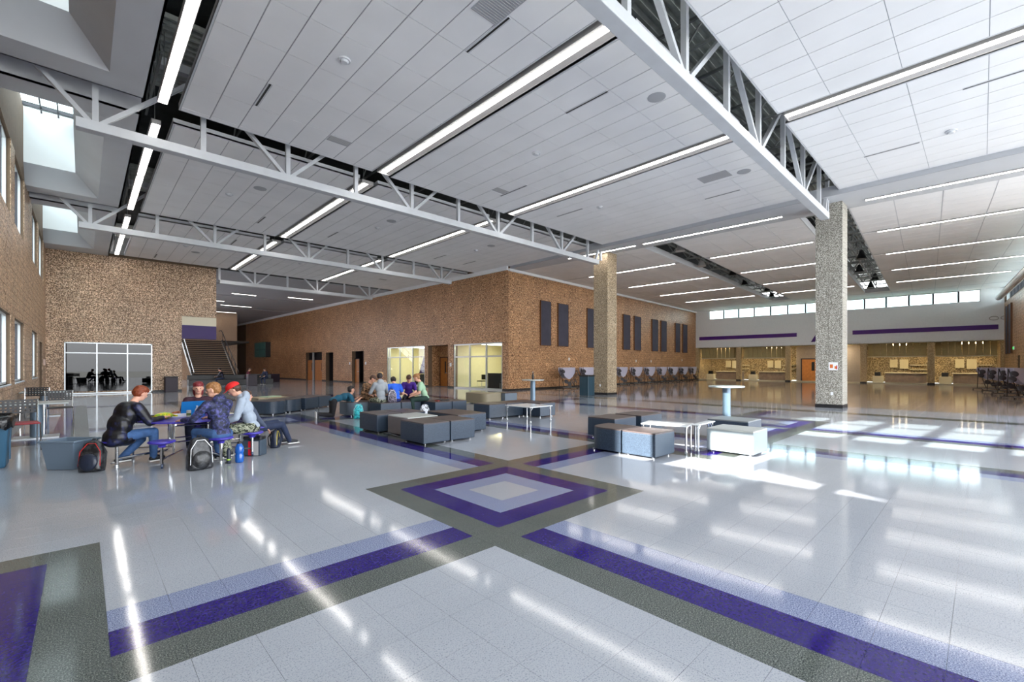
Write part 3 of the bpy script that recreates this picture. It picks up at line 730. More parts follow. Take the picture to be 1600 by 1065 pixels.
# furniture seen through the near office window
M_desk = mat('desk_dark', (42, 30, 44), rough=.5)
d = empty('reception_desk', wA(2.6, -2.0), PSI, 'dark purple-brown reception desk behind the office window nearest the corner', 'desk')
MB().box(-.35, .35, -1.0, 1.0, 0, .98).build('front', M_desk, d); MB().box(-.4, .4, -1.05, 1.05, .98, 1.02).build('top', M_desk, d)
d = empty('office_cabinet', wA(1.5, -4.2), PSI, 'red-brown wooden cabinet at the back of the office nearest the corner', 'cabinet')
MB().box(-.3, .3, -.9, .9, 0, 1.25).build('body', mat('cherry_wood', (110, 44, 34), rough=.4), d); MB().box(-.34, .34, -.95, .95, 1.25, 1.3).build('top', M_desk, d)
for s_ in (-.45, .45): MB().box(-.33, -.3, s_ - .4, s_ + .4, .1, 1.15).build('door', MATS['cherry_wood'], d)
for k, (yy, dd) in enumerate(((4.4, -1.8), (1.0, -1.6), (1.7, -1.3))):
    c = empty('visitor_chair', wA(yy, dd), PSI + .3 * k, 'dark visitor chair behind the office window, %s' % ['beside the far window frame', 'next to the near corner', 'in front of the red cabinet'][k], 'chair', 'office visitor chairs')
    MB().box(-.24, .24, -.24, .24, .42, .48).build('seat', M_black, c); MB().box(.2, .24, -.24, .24, .55, .9).build('backrest', M_black, c)
    for sx in (-.21, .21):
        for sy in (-.21, .21): MB().tube([(sx, sy, 0), (sx, sy, .42 if sx < 0 else .9)], .012, 6).build('leg', M_alu, c)
# purple emblem statue-like sign in the second room
em = empty('purple_sign', wA(10.9, -1.6), PSI, 'tall purple slanted sign standing behind the second office window', 'sign')
MB().add([(0, .9, .9), (0, .1, .9), (0, -.35, 2.0), (0, .25, 2.25), (.1, .9, .9), (.1, .1, .9), (.1, -.35, 2.0), (.1, .25, 2.25)], [(0,1,2,3),(7,6,5,4),(0,4,5,1),(1,5,6,2),(2,6,7,3),(3,7,4,0)]).build('tall_stroke', MATS['purple_paint'], em)
MB().add([(0, -.1, .85), (0, -.7, .85), (0, -1.0, 1.5), (0, -.45, 1.55), (.1, -.1, .85), (.1, -.7, .85), (.1, -1.0, 1.5), (.1, -.45, 1.55)], [(0,1,2,3),(7,6,5,4),(0,4,5,1),(1,5,6,2),(2,6,7,3),(3,7,4,0)]).build('short_stroke', MATS['purple_paint'], em)
MB().box(-.3, .3, -1.1, 1.1, 0, .85).build('base', M_dark2, em)
# acoustic panels on the hall walls
M_pan = mat('panel_fabric', (62, 62, 78), rough=.75, grain=.12, gscale=2); M_pan_e = mat('panel_edge', (110, 72, 44), rough=.6)
pl = ['first', 'second', 'third', 'fourth', 'fifth', 'sixth', 'seventh', 'eighth', 'ninth', 'tenth']
for k, (a, b) in enumerate(((3.05, 4.1), (4.95, 6.1), (8.55, 9.65), (10.4, 11.5), (13.95, 15.1), (15.9, 17.05), (19.3, 20.5), (21.2, 22.4), (24.5, 25.6), (26.4, 27.5))):
    p = MB().box(a, b, -.1, -.012, 2.9, 5.82).build('face', M_pan)
    e_ = empty('acoustic_panel', CB, PHI, 'tall dark acoustic panel on the brown hall wall, %s from the wall corner' % pl[k], 'acoustic panel', 'acoustic panels of the left hall wall'); p.parent = e_
    MB().box(a - .03, a, -.11, -.012, 2.87, 5.85).box(b, b + .03, -.11, -.012, 2.87, 5.85).box(a, b, -.11, -.012, 5.82, 5.85).box(a, b, -.11, -.012, 2.87, 2.9).build('frame', M_pan_e, e_)
for k, (a, b) in enumerate(((25.6, 26.8), (27.2, 28.4))):
    e_ = empty('acoustic_panel', CB, PHI, 'tall brown-edged acoustic panel on the right hall wall, %s the far corner' % ['farther from', 'closer to'][k], 'acoustic panel', 'acoustic panels of the right hall wall')
    MB().box(a, b, -22.988, -22.9, 2.4, 5.8).build('face', M_pan, e_)
    MB().box(a - .03, a, -22.988, -22.89, 2.37, 5.83).box(b, b + .03, -22.988, -22.89, 2.37, 5.83).build('frame', M_pan_e, e_)
ex_ = empty('exit_sign', wB(24.6, 22.98, 2.7), PHI, 'small green exit sign on the right hall wall', 'sign')
MB().box(-.2, .2, .01, .06, -.12, .12).build('case', M_white_p, ex_)
fc = bpy.data.curves.new('letters', 'FONT'); fc.body = 'EXIT'; fc.size = .2; fc.align_x = 'CENTER'; fc.align_y = 'CENTER'; fc.extrude = .002
f1 = bpy.data.objects.new('tmp', fc); sc.collection.objects.link(f1); bpy.context.view_layer.update(); lm = bpy.data.meshes.new_from_object(f1); bpy.data.objects.remove(f1)
fo = bpy.data.objects.new('letters', lm); sc.collection.objects.link(fo); lm.materials.clear(); lm.materials.append(mat('exit_green', (40, 190, 70), emit=(40, 220, 80), estr=1.5)); fo.parent = ex_; fo.location = (0, .064, 0); fo.rotation_euler = (R(90), 0, R(180))
MB().box(22.2, 23.2, -23.2, -23.1, 0, 2.2).build('door_6', M_dark2, loc=CB, rz=PHI, kind='structure')
# video wall on the far corridor wall
v = empty('video_wall', wA(44, 0), PSI, 'two by two teal display wall on the pale far corridor wall', 'screen')
MB().box(-.6, -.012, -2.1, 2.1, 2.62, 4.5).build('case', M_black, v)
for a in (-2.08, .02):
    for z in (2.64, 3.58): MB().box(-.62, -.6, a, a + 2.06, z, z + .9).build('screen', mat('teal_screen', (70, 118, 112), rough=.3), v)
# small wall plates
for k, (y, z, nm) in enumerate(((20.6, 1.75, 'left of the third doorway'), (17.6, 1.75, 'right of the third doorway'), (5.6, 1.6, 'by the oak door'))):
    q = MB().box(-.03, -.012, y - .09, y + .09, z - .12, z + .12).build('wall_plate', M_white_p, **A_); tag(q, 'small white wall plate on the brown corridor wall %s' % nm, 'wall plate')
for k, (a, z, nm) in enumerate(((6.3, 2.0, 'above the first folded tables'), (16.3, 1.95, 'behind the near column'), (19.2, 1.95, 'past the column'), (26.3, 2.1, 'near the far corner'))):
    q = MB().box(a - .07, a + .07, -.03, -.012, z - .1, z + .1).build('wall_plate', M_white_p, loc=CB, rz=PHI); tag(q, 'small white wall plate on the hall wall %s' % nm, 'wall plate')
n_ = empty('notice', (19.7, 3.62, 0), 0, 'white paper notice with orange and red marks on the near column', 'notice')
MB().box(-.016, -.008, -.02, .26, 1.37, 1.66).build('sheet', M_white_p, n_)
MB().box(-.018, -.016, .13, .22, 1.45, 1.58).box(-.018, -.016, .03, .08, 1.42, 1.52).build('mark', mat('notice_orange', (206, 110, 50)), n_)
MB().box(-.018, -.016, 0.0, .03, 1.4, 1.55).build('red_mark', mat('notice_red', (180, 30, 50)), n_)
for k, (x, y, z) in enumerate(((19.7, 3.78, .52), (19.7, 13.9, .5))):
    q = MB().box(x - .018, x - .006, y - .04, y + .04, z - .06, z + .06).build('outlet_plate', M_white_p); tag(q, 'white outlet plate low on the %s block column' % ['near', 'far'][k], 'outlet')
q = MB().box(XL + .012, XL + .06, 31.6, 32.6, 1.55, 1.85).build('wall_notice', mat('notice_pale', (226, 200, 190))); tag(q, 'small pale notice on the left wall by the back corner', 'notice')

# ---------------------------------------------------------------- kitchen behind the serving hatches
def kb(name, label, cat, a, b, parts, group=None):
    e_ = empty(name, wB(AF + a, b), PHI, label, cat, group)
    for (pn, x0, x1, y0, y1, z0, z1, m) in parts: MB().box(x0, x1, -y1, -y0, z0, z1).build(pn, m, e_)
    return e_
M_counter = mat('counter_front', (112, 96, 84), rough=.4, grain=.25, gscale=3); M_ctop = mat('counter_top', (206, 196, 164), rough=.3)
M_panelk = mat('cream_board', (216, 206, 172), rough=.5)
bays = [(.35, 4.1, 'first'), (4.65, 8.55, 'second'), (14.85, 18.7, 'fourth'), (19.2, 22.7, 'fifth')]
for (b0, b1, nm) in bays:
    # vertical boarded header: boards are single pieces
    hd = empty('serving_header', wB(AF + .8, b0), PHI, 'boarded tan header over the %s serving hatch from the left' % nm, 'header', 'serving hatch headers')
    n = 9
    for k in range(n):
        w_ = (b1 - b0) / n
        MB().box(0, .08, -(k + 1) * w_ + .012, -k * w_ - .012, 2.35, 3.43).build('board', M_soff, hd)
    MB().box(-.03, .1, -(b1 - b0), 0, 2.27, 2.35).build('rail', M_panelk, hd)
    kb('serving_counter', 'low serving counter in the %s hatch from the left' % nm, 'counter', 2.2, b0, [('front', 0, .8, 1.1, b1 - b0, 0, .86, M_counter), ('worktop', -.08, .85, 1.05, b1 - b0, .86, .93, M_ctop)], 'serving counters')
    kb('till_stand', 'pale square till stand at the left end of the %s serving hatch' % nm, 'stand', 1.6, b0, [('body', 0, .6, .25, 1.0, 0, .62, M_ctop), ('till', .1, .5, .4, .8, .62, .95, M_black)], 'till stands')
    for j, (o0, o1, z0, z1) in enumerate(((1.3, 1.85, 1.35, 2.1), (2.0, 2.6, 1.25, 2.1))):
        kb('menu_board', 'cream menu board hanging in the %s serving hatch, %s' % (nm, ['left one', 'right one'][j]), 'board', 4.7, b0, [('board', 0, .05, o0, o1, z0, z1, M_panelk)], 'menu boards')
    kb('wall_shelf', 'two long pale shelves on the back of the %s serving hatch' % nm, 'shelf', 4.6, b0, [('shelf', 0, .35, 2.7, b1 - b0, 1.55, 1.62, M_ctop), ('shelf', 0, .35, 2.7, b1 - b0, 1.15, 1.22, M_ctop)], 'kitchen shelves')
dk_ = empty('door_7', wB(AF + 2.2, 9.6), PHI, kind='structure')
MB().box(0, .06, -1.35, 0, 0, 2.15).build('leaf', M_oak, dk_); MB().box(-.02, .08, .0, .1, 0, 2.25).box(-.02, .08, -1.45, -1.35, 0, 2.25).box(-.02, .08, -1.35, 0, 2.15, 2.25).build('frame', M_dark2, dk_)
MB().box(-.01, 0, -1.05, -.8, 1.05, 1.9).build('vision_pane', M_black, dk_)
MB().box(AF + 2.26, AF + 2.4, -14.4, -9.1, 0, 3.43).build('wall_kitchen_mid', mat('kitchen_grey', (138, 126, 116), rough=.6, grain=.08), loc=CB, rz=PHI, kind='structure')
MB().box(AF - .02, AF + .25, -23, -.3, 0, .1).build('baseboard_kitchen', M_ctop, loc=CB, rz=PHI, kind='structure')
M_kitlamp = mat('kitchen_lamp_lens', (255, 250, 236), emit=(255, 238, 205), estr=26)
kl = empty('kitchen_lamp', wB(AF + 2.5, 3), PHI, 'row of flat lamps under the kitchen ceiling', 'lamp')
for b in (-.8, 3.8, 9, 13.4, 17.8): MB().box(-1.6, -1.0, -b - 1.2, -b + .2, 3.3, 3.38).build('diffuser', M_kitlamp, kl)

# ---------------------------------------------------------------- stairs
M_tread = mat('stair_tread', (176, 146, 116), rough=.5); M_riser = mat('stair_riser', (36, 26, 22), rough=.6)
st = empty('staircase', (6.6, 44, 0), 0, 'dark open staircase rising behind the stair opening', 'staircase')
n = 22
for k in range(n):
    MB().box(0, 3.0, k * .3, k * .3 + .32, (k + 1) * .178 - .03, (k + 1) * .178).build('tread', M_tread, st)
    MB().box(0, 3.0, k * .3 + .28, k * .3 + .3, k * .178, (k + 1) * .178 - .03).build('riser', M_riser, st)
for x in (-.1, 3.05):
    MB().add([(x, -.1, 0), (x, .3, 0), (x, n * .3, n * .178 - .3), (x, n * .3, n * .178 + .1), (x, 0, .25), (x + .06, -.1, 0), (x + .06, .3, 0), (x + .06, n * .3, n * .178 - .3), (x + .06, n * .3, n * .178 + .1), (x + .06, 0, .25)],
      [(0,1,2,3,4),(9,8,7,6,5),(0,5,6,1),(1,6,7,2),(2,7,8,3),(3,8,9,4),(4,9,5,0)]).build('stringer', M_black, st)
    MB().tube([(x, 0, 1.0), (x, n * .3, n * .178 + 1.0), (x, n * .3 + 1, n * .178 + 1.0)], .03, 6).build('handrail', M_alu if x < 0 else M_black, st)
    for k in range(0, n, 4): MB().tube([(x, k * .3 + .1, k * .178 + .1), (x, k * .3 + .1, k * .178 + 1.05)], .022, 6).build('baluster', M_black, st)
MB().box(6.0, 12, 50.6, 60, 3.8, 3.95).build('floor_landing', M_riser, kind='structure')
MB().box(4.3, 13, 60, 60.2, 0, 7.6).build('wall_stair_end', M_cmu_b, kind='structure')
pb = empty('planter_box', (12.6, 46.4, 0), .3, 'dark planter box with spiky leaves by the far corridor wall', 'planter')
MB().box(-.9, .9, -.4, .4, 0, .75).build('box', M_desk, pb, bevel=.02)
for k in range(14):
    a = rnd.uniform(0, 6.28); r = rnd.uniform(.1, .7); x = rnd.uniform(-.7, .7)
    MB().add([(x, 0, .72), (x + .04, .03, .72), (x + r * math.cos(a) * .6, r * math.sin(a) * .5, 1.0 + rnd.random() * .5)], [(0, 1, 2), (2, 1, 0)]).build('leaf', mat('dark_leaf', (36, 44, 30)), pb)
for k, (x, y, nm) in enumerate(((3.75, 33.0, 'against the back wall by the stair opening'), (9.2, 38.0, 'by the foot of the stairs'))):
    b = empty('square_bin', (x, y, 0), 0, 'dark square litter bin ' + nm, 'bin'); MB().box(-.3, .3, -.3, .3, 0, .85).build('body', M_desk, b, bevel=.02); MB().box(-.31, .31, -.31, .31, .85, .9).build('lid', M_black, b, bevel=.01)
# ---------------------------------------------------------------- seat blocks
M_vd = mat('vinyl_slate', (46, 60, 78), rough=.42, spec=.5, speck=[(.35, (32, 44, 60)), (.65, (60, 76, 94))], sscale=90, bump=.1, bscale=120)
M_vt = mat('vinyl_top_brown', (70, 60, 60), rough=.38, spec=.5)
M_vl = mat('vinyl_light', (168, 172, 170), rough=.42, bump=.06, bscale=120)
M_vb = mat('vinyl_beige', (132, 122, 100), rough=.45, bump=.06, bscale=120)
M_chrome = mat('chrome', (214, 217, 220), rough=.16, metal=1.0)
def seatblock(x0, x1, y0, y1, label, m=None, mt=None, rz=0, round_=None, h=.43, group='vinyl seat blocks', piv=None):
    m = m or M_vd; mt = mt or M_vt
    cx, cy = (x0 + x1) / 2, (y0 + y1) / 2; hx, hy = (x1 - x0) / 2 - .006, (y1 - y0) / 2 - .006
    e_ = empty('seat_block', (cx, cy, 0), rz, label, 'ottoman', group)
    if round_:
        r = .3; poly = []
        cs = [(-hx, -hy, 180), (hx, -hy, 270), (hx, hy, 0), (-hx, hy, 90)]
        for i, (a, b, t0) in enumerate(cs):
            if i in round_:
                ox = a + (r if a < 0 else -r); oy = b + (r if b < 0 else -r)
                for k in range(9): poly.append((ox + r * math.cos(R(t0 + 90 * k / 8)), oy + r * math.sin(R(t0 + 90 * k / 8))))
            else: poly.append((a, b))
        MB().prism(poly, .035, h - .02).build('body', m, e_, bevel=.008)
        MB().prism([(a * .997, b * .997) for a, b in poly], h - .03, h).build('cushion', mt, e_, bevel=.012)
    else:
        MB().box(-hx, hx, -hy, hy, .035, h - .02).build('body', m, e_, bevel=.014, segs=3)
        MB().box(-hx + .002, hx - .002, -hy + .002, hy - .002, h - .03, h).build('cushion', mt, e_, bevel=.014, segs=3)
    for sx in (-1, 1):
        for sy in (-1, 1): MB().lathe([(.018, 0), (.022, .036)], (sx * (hx - .08), sy * (hy - .08), 0), 10).build('foot', M_chrome, e_)
    return e_
S = seatblock
S(4.70, 5.33, 7.37, 8.25, 'slate blue seat block at the front of the middle cluster, left half')
S(5.34, 5.97, 7.37, 8.25, 'slate blue seat block at the front of the middle cluster, right half')
S(4.97, 5.75, 8.40, 9.28, 'light grey seat block behind the front slate pair', m=mat('vinyl_taupe', (112, 104, 104), rough=.45), mt=M_vl)
S(4.80, 5.44, 9.45, 10.35, 'slate seat block behind the light grey one, left half')
S(5.45, 6.08, 9.45, 10.35, 'slate seat block behind the light grey one, right half')
S(6.08, 6.92, 8.12, 9.38, 'long slate seat block to the right of the light grey one')
S(6.32, 7.0, 12.2, 12.95, 'slate seat block under the person in grey hoodie and the backpack', m=M_vd)
S(7.01, 7.7, 12.2, 12.95, 'slate seat block under the person in the blue shirt')
S(7.72, 8.35, 11.45, 12.45, 'slate seat block right of the group, left half')
S(8.36, 8.93, 11.45, 12.3, 'slate seat block right of the group, right half')
S(5.78, 6.9, 13.1, 13.85, 'slate seat block with pale end that the kneeling person leans on', round_=(0,), m=mat('vinyl_pale_slate', (98, 110, 122), rough=.42))
for k in range(3): S(8.35 + .69 * k, 9.03 + .69 * k, 9.68, 10.4, 'dark slate seat block in the row behind the low table, %s' % ['left end', 'middle', 'right end'][k])
S(9.72, 10.41, 8.98, 9.67, 'slate seat block tucked behind the right leg of the low table')
S(11.4, 12.3, 13.5, 14.9, 'beige rounded seat block in front of the office windows', m=M_vb, mt=M_vb, round_=(0, 3))
S(12.32, 13.0, 13.3, 14.1, 'blue grey seat block joined to the beige one', m=MATS['vinyl_pale_slate'])
a_ = R(37)
for k in range(4):
    cx = 4.55 + math.cos(a_) * .8 * k - math.sin(a_) * .4; cy = 15.35 + math.sin(a_) * .8 * k + math.cos(a_) * .4
    S(cx - .39, cx + .39, cy - .42, cy + .42, 'slate seat block in the long bench behind the red cap student, %s' % ['left end', 'second from left', 'third from left', 'right end'][k], rz=a_, round_=(0, 1) if k < 2 else None)
S(4.3, 5.3, 17.0, 17.9, 'beige seat block behind the long slate bench', m=M_vb, mt=mat('vinyl_beige_top', (168, 150, 120), rough=.4))
S(6.71, 7.38, 3.66, 4.30, 'slate seat block in the sun, right half of the front pair')
S(6.71, 7.38, 4.31, 5.02, 'rounded slate seat block in the sun, left half of the front pair', round_=(3,))
S(7.95, 8.80, 5.25, 5.95, 'slate seat block behind the sunlit rounded one')
S(8.92, 9.85, 5.20, 5.90, 'slate seat block beyond the small white table')
S(8.08, 8.80, 2.63, 3.42, 'sunlit pale seat block nearest the window patches', m=mat('vinyl_silver', (132, 144, 150), rough=.42), mt=M_vl)
S(9.48, 10.25, 3.18, 4.0, 'grey seat block in front of the tall round table', m=M_vd, mt=mat('vinyl_top_grey', (120, 126, 128), rough=.4))
# low tables
M_ttop = mat('table_laminate', (206, 212, 216), rough=.22)
def low_table(cx, cy, w_, d_, rz, z, label):
    e_ = empty('low_table', (cx, cy, 0), rz, label, 'table')
    MB().box(-w_/2, w_/2, -d_/2, d_/2, z - .025, z).build('tabletop', M_ttop, e_, bevel=.008)
    for sx in (-1, 1):
        for sy in (-1, 1):
            x, y = sx * (w_/2 - .05), sy * (d_/2 - .04)
            MB().tube([(x, y, .05), (x, y, z - .025)], .018, 10).tube([(x, y, z - .12), (x - sx * .08, y, z - .03)], .01, 6).build('leg', M_chrome, e_)
            MB().lathe([(.02, 0), (.026, .025), (.02, .05)], (x, y, 0), 10).build('caster', M_alu, e_)
low_table(7.72, 3.98, .52, .82, R(14), .49, 'small white low table between the sunlit seat blocks')
low_table(8.22, 3.52, .75, .13, R(2), .5, 'narrow low table against the sunlit pale seat block')
low_table(9.05, 8.8, .9, 1.0, 0, .43, 'square white low table in front of the dark seat row')
for k, (x, y) in enumerate(((10.66, 4.05), (10.95, 10.45))):
    e_ = empty('tall_round_table', (x, y, 0), 0, ['tall round pedestal table behind the sunlit seat blocks', 'tall round pedestal table by the wall corner with a bottle on it'][k], 'table')
    MB().lathe([(.37, 1.04), (.38, 1.05), (.38, 1.065), (.37, 1.072)], n=32).build('tabletop', mat('tall_top', (176, 184, 184), rough=.25), e_)
    MB().lathe([(.085, .02), (.085, 1.04)], n=24).build('pedestal', mat('pedestal_grey', (112, 132, 150), rough=.35, metal=.3), e_)
    MB().lathe([(.3, 0), (.29, .015), (.1, .02)], n=28).build('base', MATS['pedestal_grey'], e_)
b_ = empty('drink_bottle', (10.95, 10.45, 1.072), 0, 'small dark bottle on the tall table by the wall corner', 'bottle')
MB().lathe([(.035, 0), (.038, .02), (.038, .14), (.015, .2), (.014, .23)], n=14).build('body', M_black, b_, smooth=True); MB().lathe([(.017, .23), (.017, .26)], n=12).build('cap', M_lampbody, b_)
# ---------------------------------------------------------------- bins
M_bin = mat('bin_blue', (44, 92, 122), rough=.4); M_bag = mat('bag_black', (14, 15, 18), rough=.22, bump=.8, bscale=22)
b = empty('slim_bin', (-1.0, 10.35, 0), 0, 'blue slim recycling bin with black liner at the left edge', 'bin')
bm_ = MB()
for (z0, z1, s0, s1) in ((0, .72, .8, 1.0),):
    P = [(-.2, -.3), (.2, -.3), (.2, .3), (-.2, .3)]
    bm_.add([(x * s0, y * s0, z0) for x, y in P] + [(x * s1, y * s1, z1) for x, y in P], [(3,2,1,0),(0,1,5,4),(1,2,6,5),(2,3,7,6),(3,0,4,7)])
bm_.build('body', M_bin, b, bevel=.03)
MB().box(.178, .196, -.02, .02, .1, .66).box(-.1, -.08, -.29, -.27, .1, .6).build('rib', M_bin, b)
lf = MB(); n = 28
for lvl, (z, s_) in enumerate(((.6, 1.10), (.68, 1.14), (.76, 1.12), (.79, 1.0), (.7, .85))):
    for k in range(n):
        t = 2 * math.pi * k / n; cx, cy = math.cos(t), math.sin(t)
        q = max(abs(cx), abs(cy)); x, y = cx / q * .2, cy / q * .3
        j = 1 + .04 * math.sin(k * 3.1 + lvl) ; lf.v.append((x * s_ * j, y * s_ * j, z + (.03 * math.sin(k * 2.3) if lvl == 0 else 0)))
for lvl in range(4):
    for k in range(n): lf.f.append((lvl*n+k, lvl*n+(k+1)%n, (lvl+1)*n+(k+1)%n, (lvl+1)*n+k)); lf.m.append(0)
lf.build('liner', M_bag, b, smooth=True)
b = empty('open_tub', (-.14, 9.5, 0), R(-44), 'open grey blue plastic tub on the floor beside the backpack', 'tub')
tb = MB()
P = lambda w_, d_, z: [(x * w_, y * d_, z) for x, y in ((-1, -1), (1, -1), (1, 1), (-1, 1))]
L_ = [P(.2, .15, 0), P(.25, .2, .40), P(.275, .22, .40), P(.275, .22, .43), P(.245, .19, .43), P(.19, .14, .02)]
for q in L_: tb.v += q
for i in range(5):
    for k in range(4): tb.f.append((i*4+k, i*4+(k+1)%4, (i+1)*4+(k+1)%4, (i+1)*4+k)); tb.m.append(0)
tb.f += [(3, 2, 1, 0), (20, 21, 22, 23)]; tb.m += [0, 0]
tb.build('shell', mat('tub_grey', (112, 130, 148), rough=.4), b, bevel=.02)
b = empty('square_bin', (18.75, 14.05, 0), 0, 'dark teal waste bin against the far block column', 'bin')
MB().box(-.28, .28, -.28, .28, 0, .98).build('body', mat('bin_teal', (34, 62, 76), rough=.4), b, bevel=.03); MB().box(-.29, .29, -.29, .29, .98, 1.06).build('lid', M_black, b, bevel=.02)
# ---------------------------------------------------------------- folded cafeteria tables
M_ft = mat('folded_top', (186, 184, 204), rough=.3); M_stool = mat('stool_dark', (40, 36, 44), rough=.4); M_fr = mat('folded_frame', (120, 120, 124), rough=.35, metal=.5); M_frd = mat('folded_frame_dark', (30, 26, 30), rough=.5)
def folded():
    e_ = empty('folded_table')
    for y in (-.16, .16):
        poly = [(-.72, 1.42), (.72, 1.42), (.72, 1.2), (.62, 1.0), (.42, .8), (.2, .68), (0, .64), (-.2, .68), (-.42, .8), (-.62, 1.0), (-.72, 1.2)]
        mb = MB(); n = len(poly); o = [(x, y - .015, z) for x, z in poly] + [(x, y + .015, z) for x, z in poly]
        mb.add(o, [tuple(range(n)), tuple(reversed(range(n, 2*n)))] + [(k, n + k, n + (k+1) % n, (k+1) % n) for k in range(n)])
        mb.build('table_half', M_ft, e_)
    for s_ in (-1, 1):
        MB().tube([(s_ * .3, 0, .12), (s_ * .78, 0, 1.38)], .02, 6).tube([(s_ * .85, -.3, .1), (s_ * .85, .3, .1)], .022, 6).tube([(s_ * .78, 0, 1.38), (s_ * .85, 0, .1)], .02, 6).build('end_frame', M_frd, e_)
    MB().tube([(-.85, -.3, .1), (.85, -.3, .1)], .02, 6).tube([(-.85, .3, .1), (.85, .3, .1)], .02, 6).tube([(-.8, -.2, .45), (.8, -.2, .45)], .014, 6).tube([(-.3, -.2, .1), (.5, -.2, .66)], .014, 6).tube([(.3, -.2, .1), (-.5, -.2, .66)], .014, 6).build('base_frame', M_fr, e_)
    for s_ in (-1, 1):
        for y in (-.3, .3): MB().lathe([(.03, 0), (.045, .03), (.03, .06)], (s_ * .82, y, 0), 8).build('caster', M_frd, e_)
    for s_ in (-1, 1):
        for (x, z, y) in ((.80, 1.16, -.27), (.92, .92, -.3), (.55, .5, -.34), (.2, .36, -.36)):
            M = Matrix.Rotation(R(62), 3, 'X') @ Matrix.Rotation(R(s_ * 25), 3, 'Y')
            MB().ell((s_ * x, y, z), (.15, .15, .025), 12, 4, M=M).build('stool_seat', M_stool, e_)
            MB().tube([(s_ * x, y, z), (s_ * (x - .15), -.15, z - .1)], .014, 5).build('stool_arm', M_fr, e_)
    return e_
ft0 = folded(); used = False
for k in range(10):
    a = 4.55 + 2.42 * k
    t = ft0 if k == 0 else copy_tree(ft0)
    t.location = wB(a, 1.1); t.rotation_euler.z = PHI + rnd.uniform(-.04, .04)
    t.name = 'folded_table'
    tag(t, 'folded table with upright pale top along the brown hall wall, %s from corner' % pl[k], 'folded table', 'folded tables along the left hall wall')
for k in range(4):
    t = copy_tree(ft0); t.location = wB(*((21.6, 21.7), (18.2, 21.9), (14.8, 22.05), (11.6, 22.1))[k]); t.rotation_euler.z = PHI + math.pi; t.name = 'folded_table'
    # turned round: show the side with stools to the hall
    t.rotation_euler.z = PHI - R(48)
    tag(t, 'folded table with upright pale top by the right hall wall, %s from far wall' % pl[k], 'folded table', 'folded tables by the right hall wall')
# ---------------------------------------------------------------- high tables and mesh chairs by the left wall
M_mesh = mat('chair_black', (26, 26, 30), rough=.4)
def mesh_chair(x, y, rz, label, seatc=None):
    e_ = empty('mesh_chair', (x, y, 0), rz, label, 'chair', 'black mesh-backed chairs by the left wall')
    MB().box(-.23, .23, -.22, .22, .48, .51).build('seat', seatc or M_mesh, e_, bevel=.012)
    bk = MB()
    # perforated back: bars both ways
    for k in range(9): bk.box(-.24 + k * .06 - .016, -.24 + k * .06 + .016, -.27, -.255, .66, .9)
    for k in range(5): bk.box(-.25, .25, -.275, -.26, .66 + k * .055, .69 + k * .055)
    bk.build('backrest', M_mesh, e_)
    for s_ in (-1, 1):
        MB().tube([(s_ * .24, .2, 0), (s_ * .23, .18, .48), (s_ * .24, -.2, .5), (s_ * .25, -.265, .9)], .012, 6).build('frame', M_chrome, e_)
        MB().tube([(s_ * .24, -.24, 0), (s_ * .23, -.1, .48)], .012, 6).build('leg', M_chrome, e_)
mesh_chair(-.82, 12.0, R(190), 'black mesh-backed chair with red seat behind the blue bin', mat('seat_red', (150, 40, 50)))
mesh_chair(-.42, 15.9, R(185), 'black mesh-backed chair beyond the first side table')
mesh_chair(-1.0, 18.6, R(170), 'black mesh-backed chair farthest along the left wall')
def side_table(x, y, label, z=.75):
    e_ = empty('side_table', (x, y, 0), 0, label, 'table')
    MB().box(-.5, .5, -.45, .45, z - .03, z).build('tabletop', MATS['tall_top'], e_, bevel=.01)
    MB().lathe([(.1, .02), (.1, z - .03)], n=18).build('pedestal', MATS['pedestal_grey'], e_)
    MB().box(-.35, .35, -.3, .3, 0, .02).build('base', M_alu, e_)
side_table(-.72, 14.0, 'grey side table with pedestal between the mesh chairs')
side_table(-.85, 19.8, 'grey side table farther along the left wall')
# ---------------------------------------------------------------- round folding table with stools
TC = (1.34, 9.3)
M_pedge = mat('purple_edge', (66, 56, 170), rough=.3); M_ttop2 = mat('lunch_top', (150, 160, 190), rough=.25)
t = empty('lunch_table', (TC[0], TC[1], 0), 0, 'round lunch table with purple edge and attached purple stools', 'table')
MB().lathe([(.70, .635), (.70, .66)], n=40).build('tabletop', M_ttop2, t); MB().lathe([(.70, .632), (.725, .637), (.725, .658), (.70, .6605)], n=40).build('edge_band', M_pedge, t)
fr = MB()
for s_ in (-.28, .28):
    for q in (-.28, .28): fr.tube([(s_, q, .12), (s_, q, .63)], .016, 8)
    fr.tube([(s_, -.28, .3), (s_, .28, .3)], .012, 6); fr.tube([(-.28, s_, .3), (.28, s_, .3)], .012, 6); fr.tube([(s_, -.5, .6), (s_, .5, .6)], .014, 6); fr.tube([(-.28, s_, .56), (.28, s_, .56)], .012, 6)
fr.build('frame', M_chrome, t)
for s_ in (-.28, .28):
    q = MB()
    for k in range(5): q.tube([(s_, -.2 + .1 * k, .3), (s_, -.2 + .1 * k, .56)], .006, 5)
    q.build('folding_bars', M_chrome, t)
stl = [(-.97, -.28), (-.49, -.85), (.23, -1.03), (.74, -.72), (1.02, 0.0), (.85, .6), (.24, 1.0), (-.72, .72)]
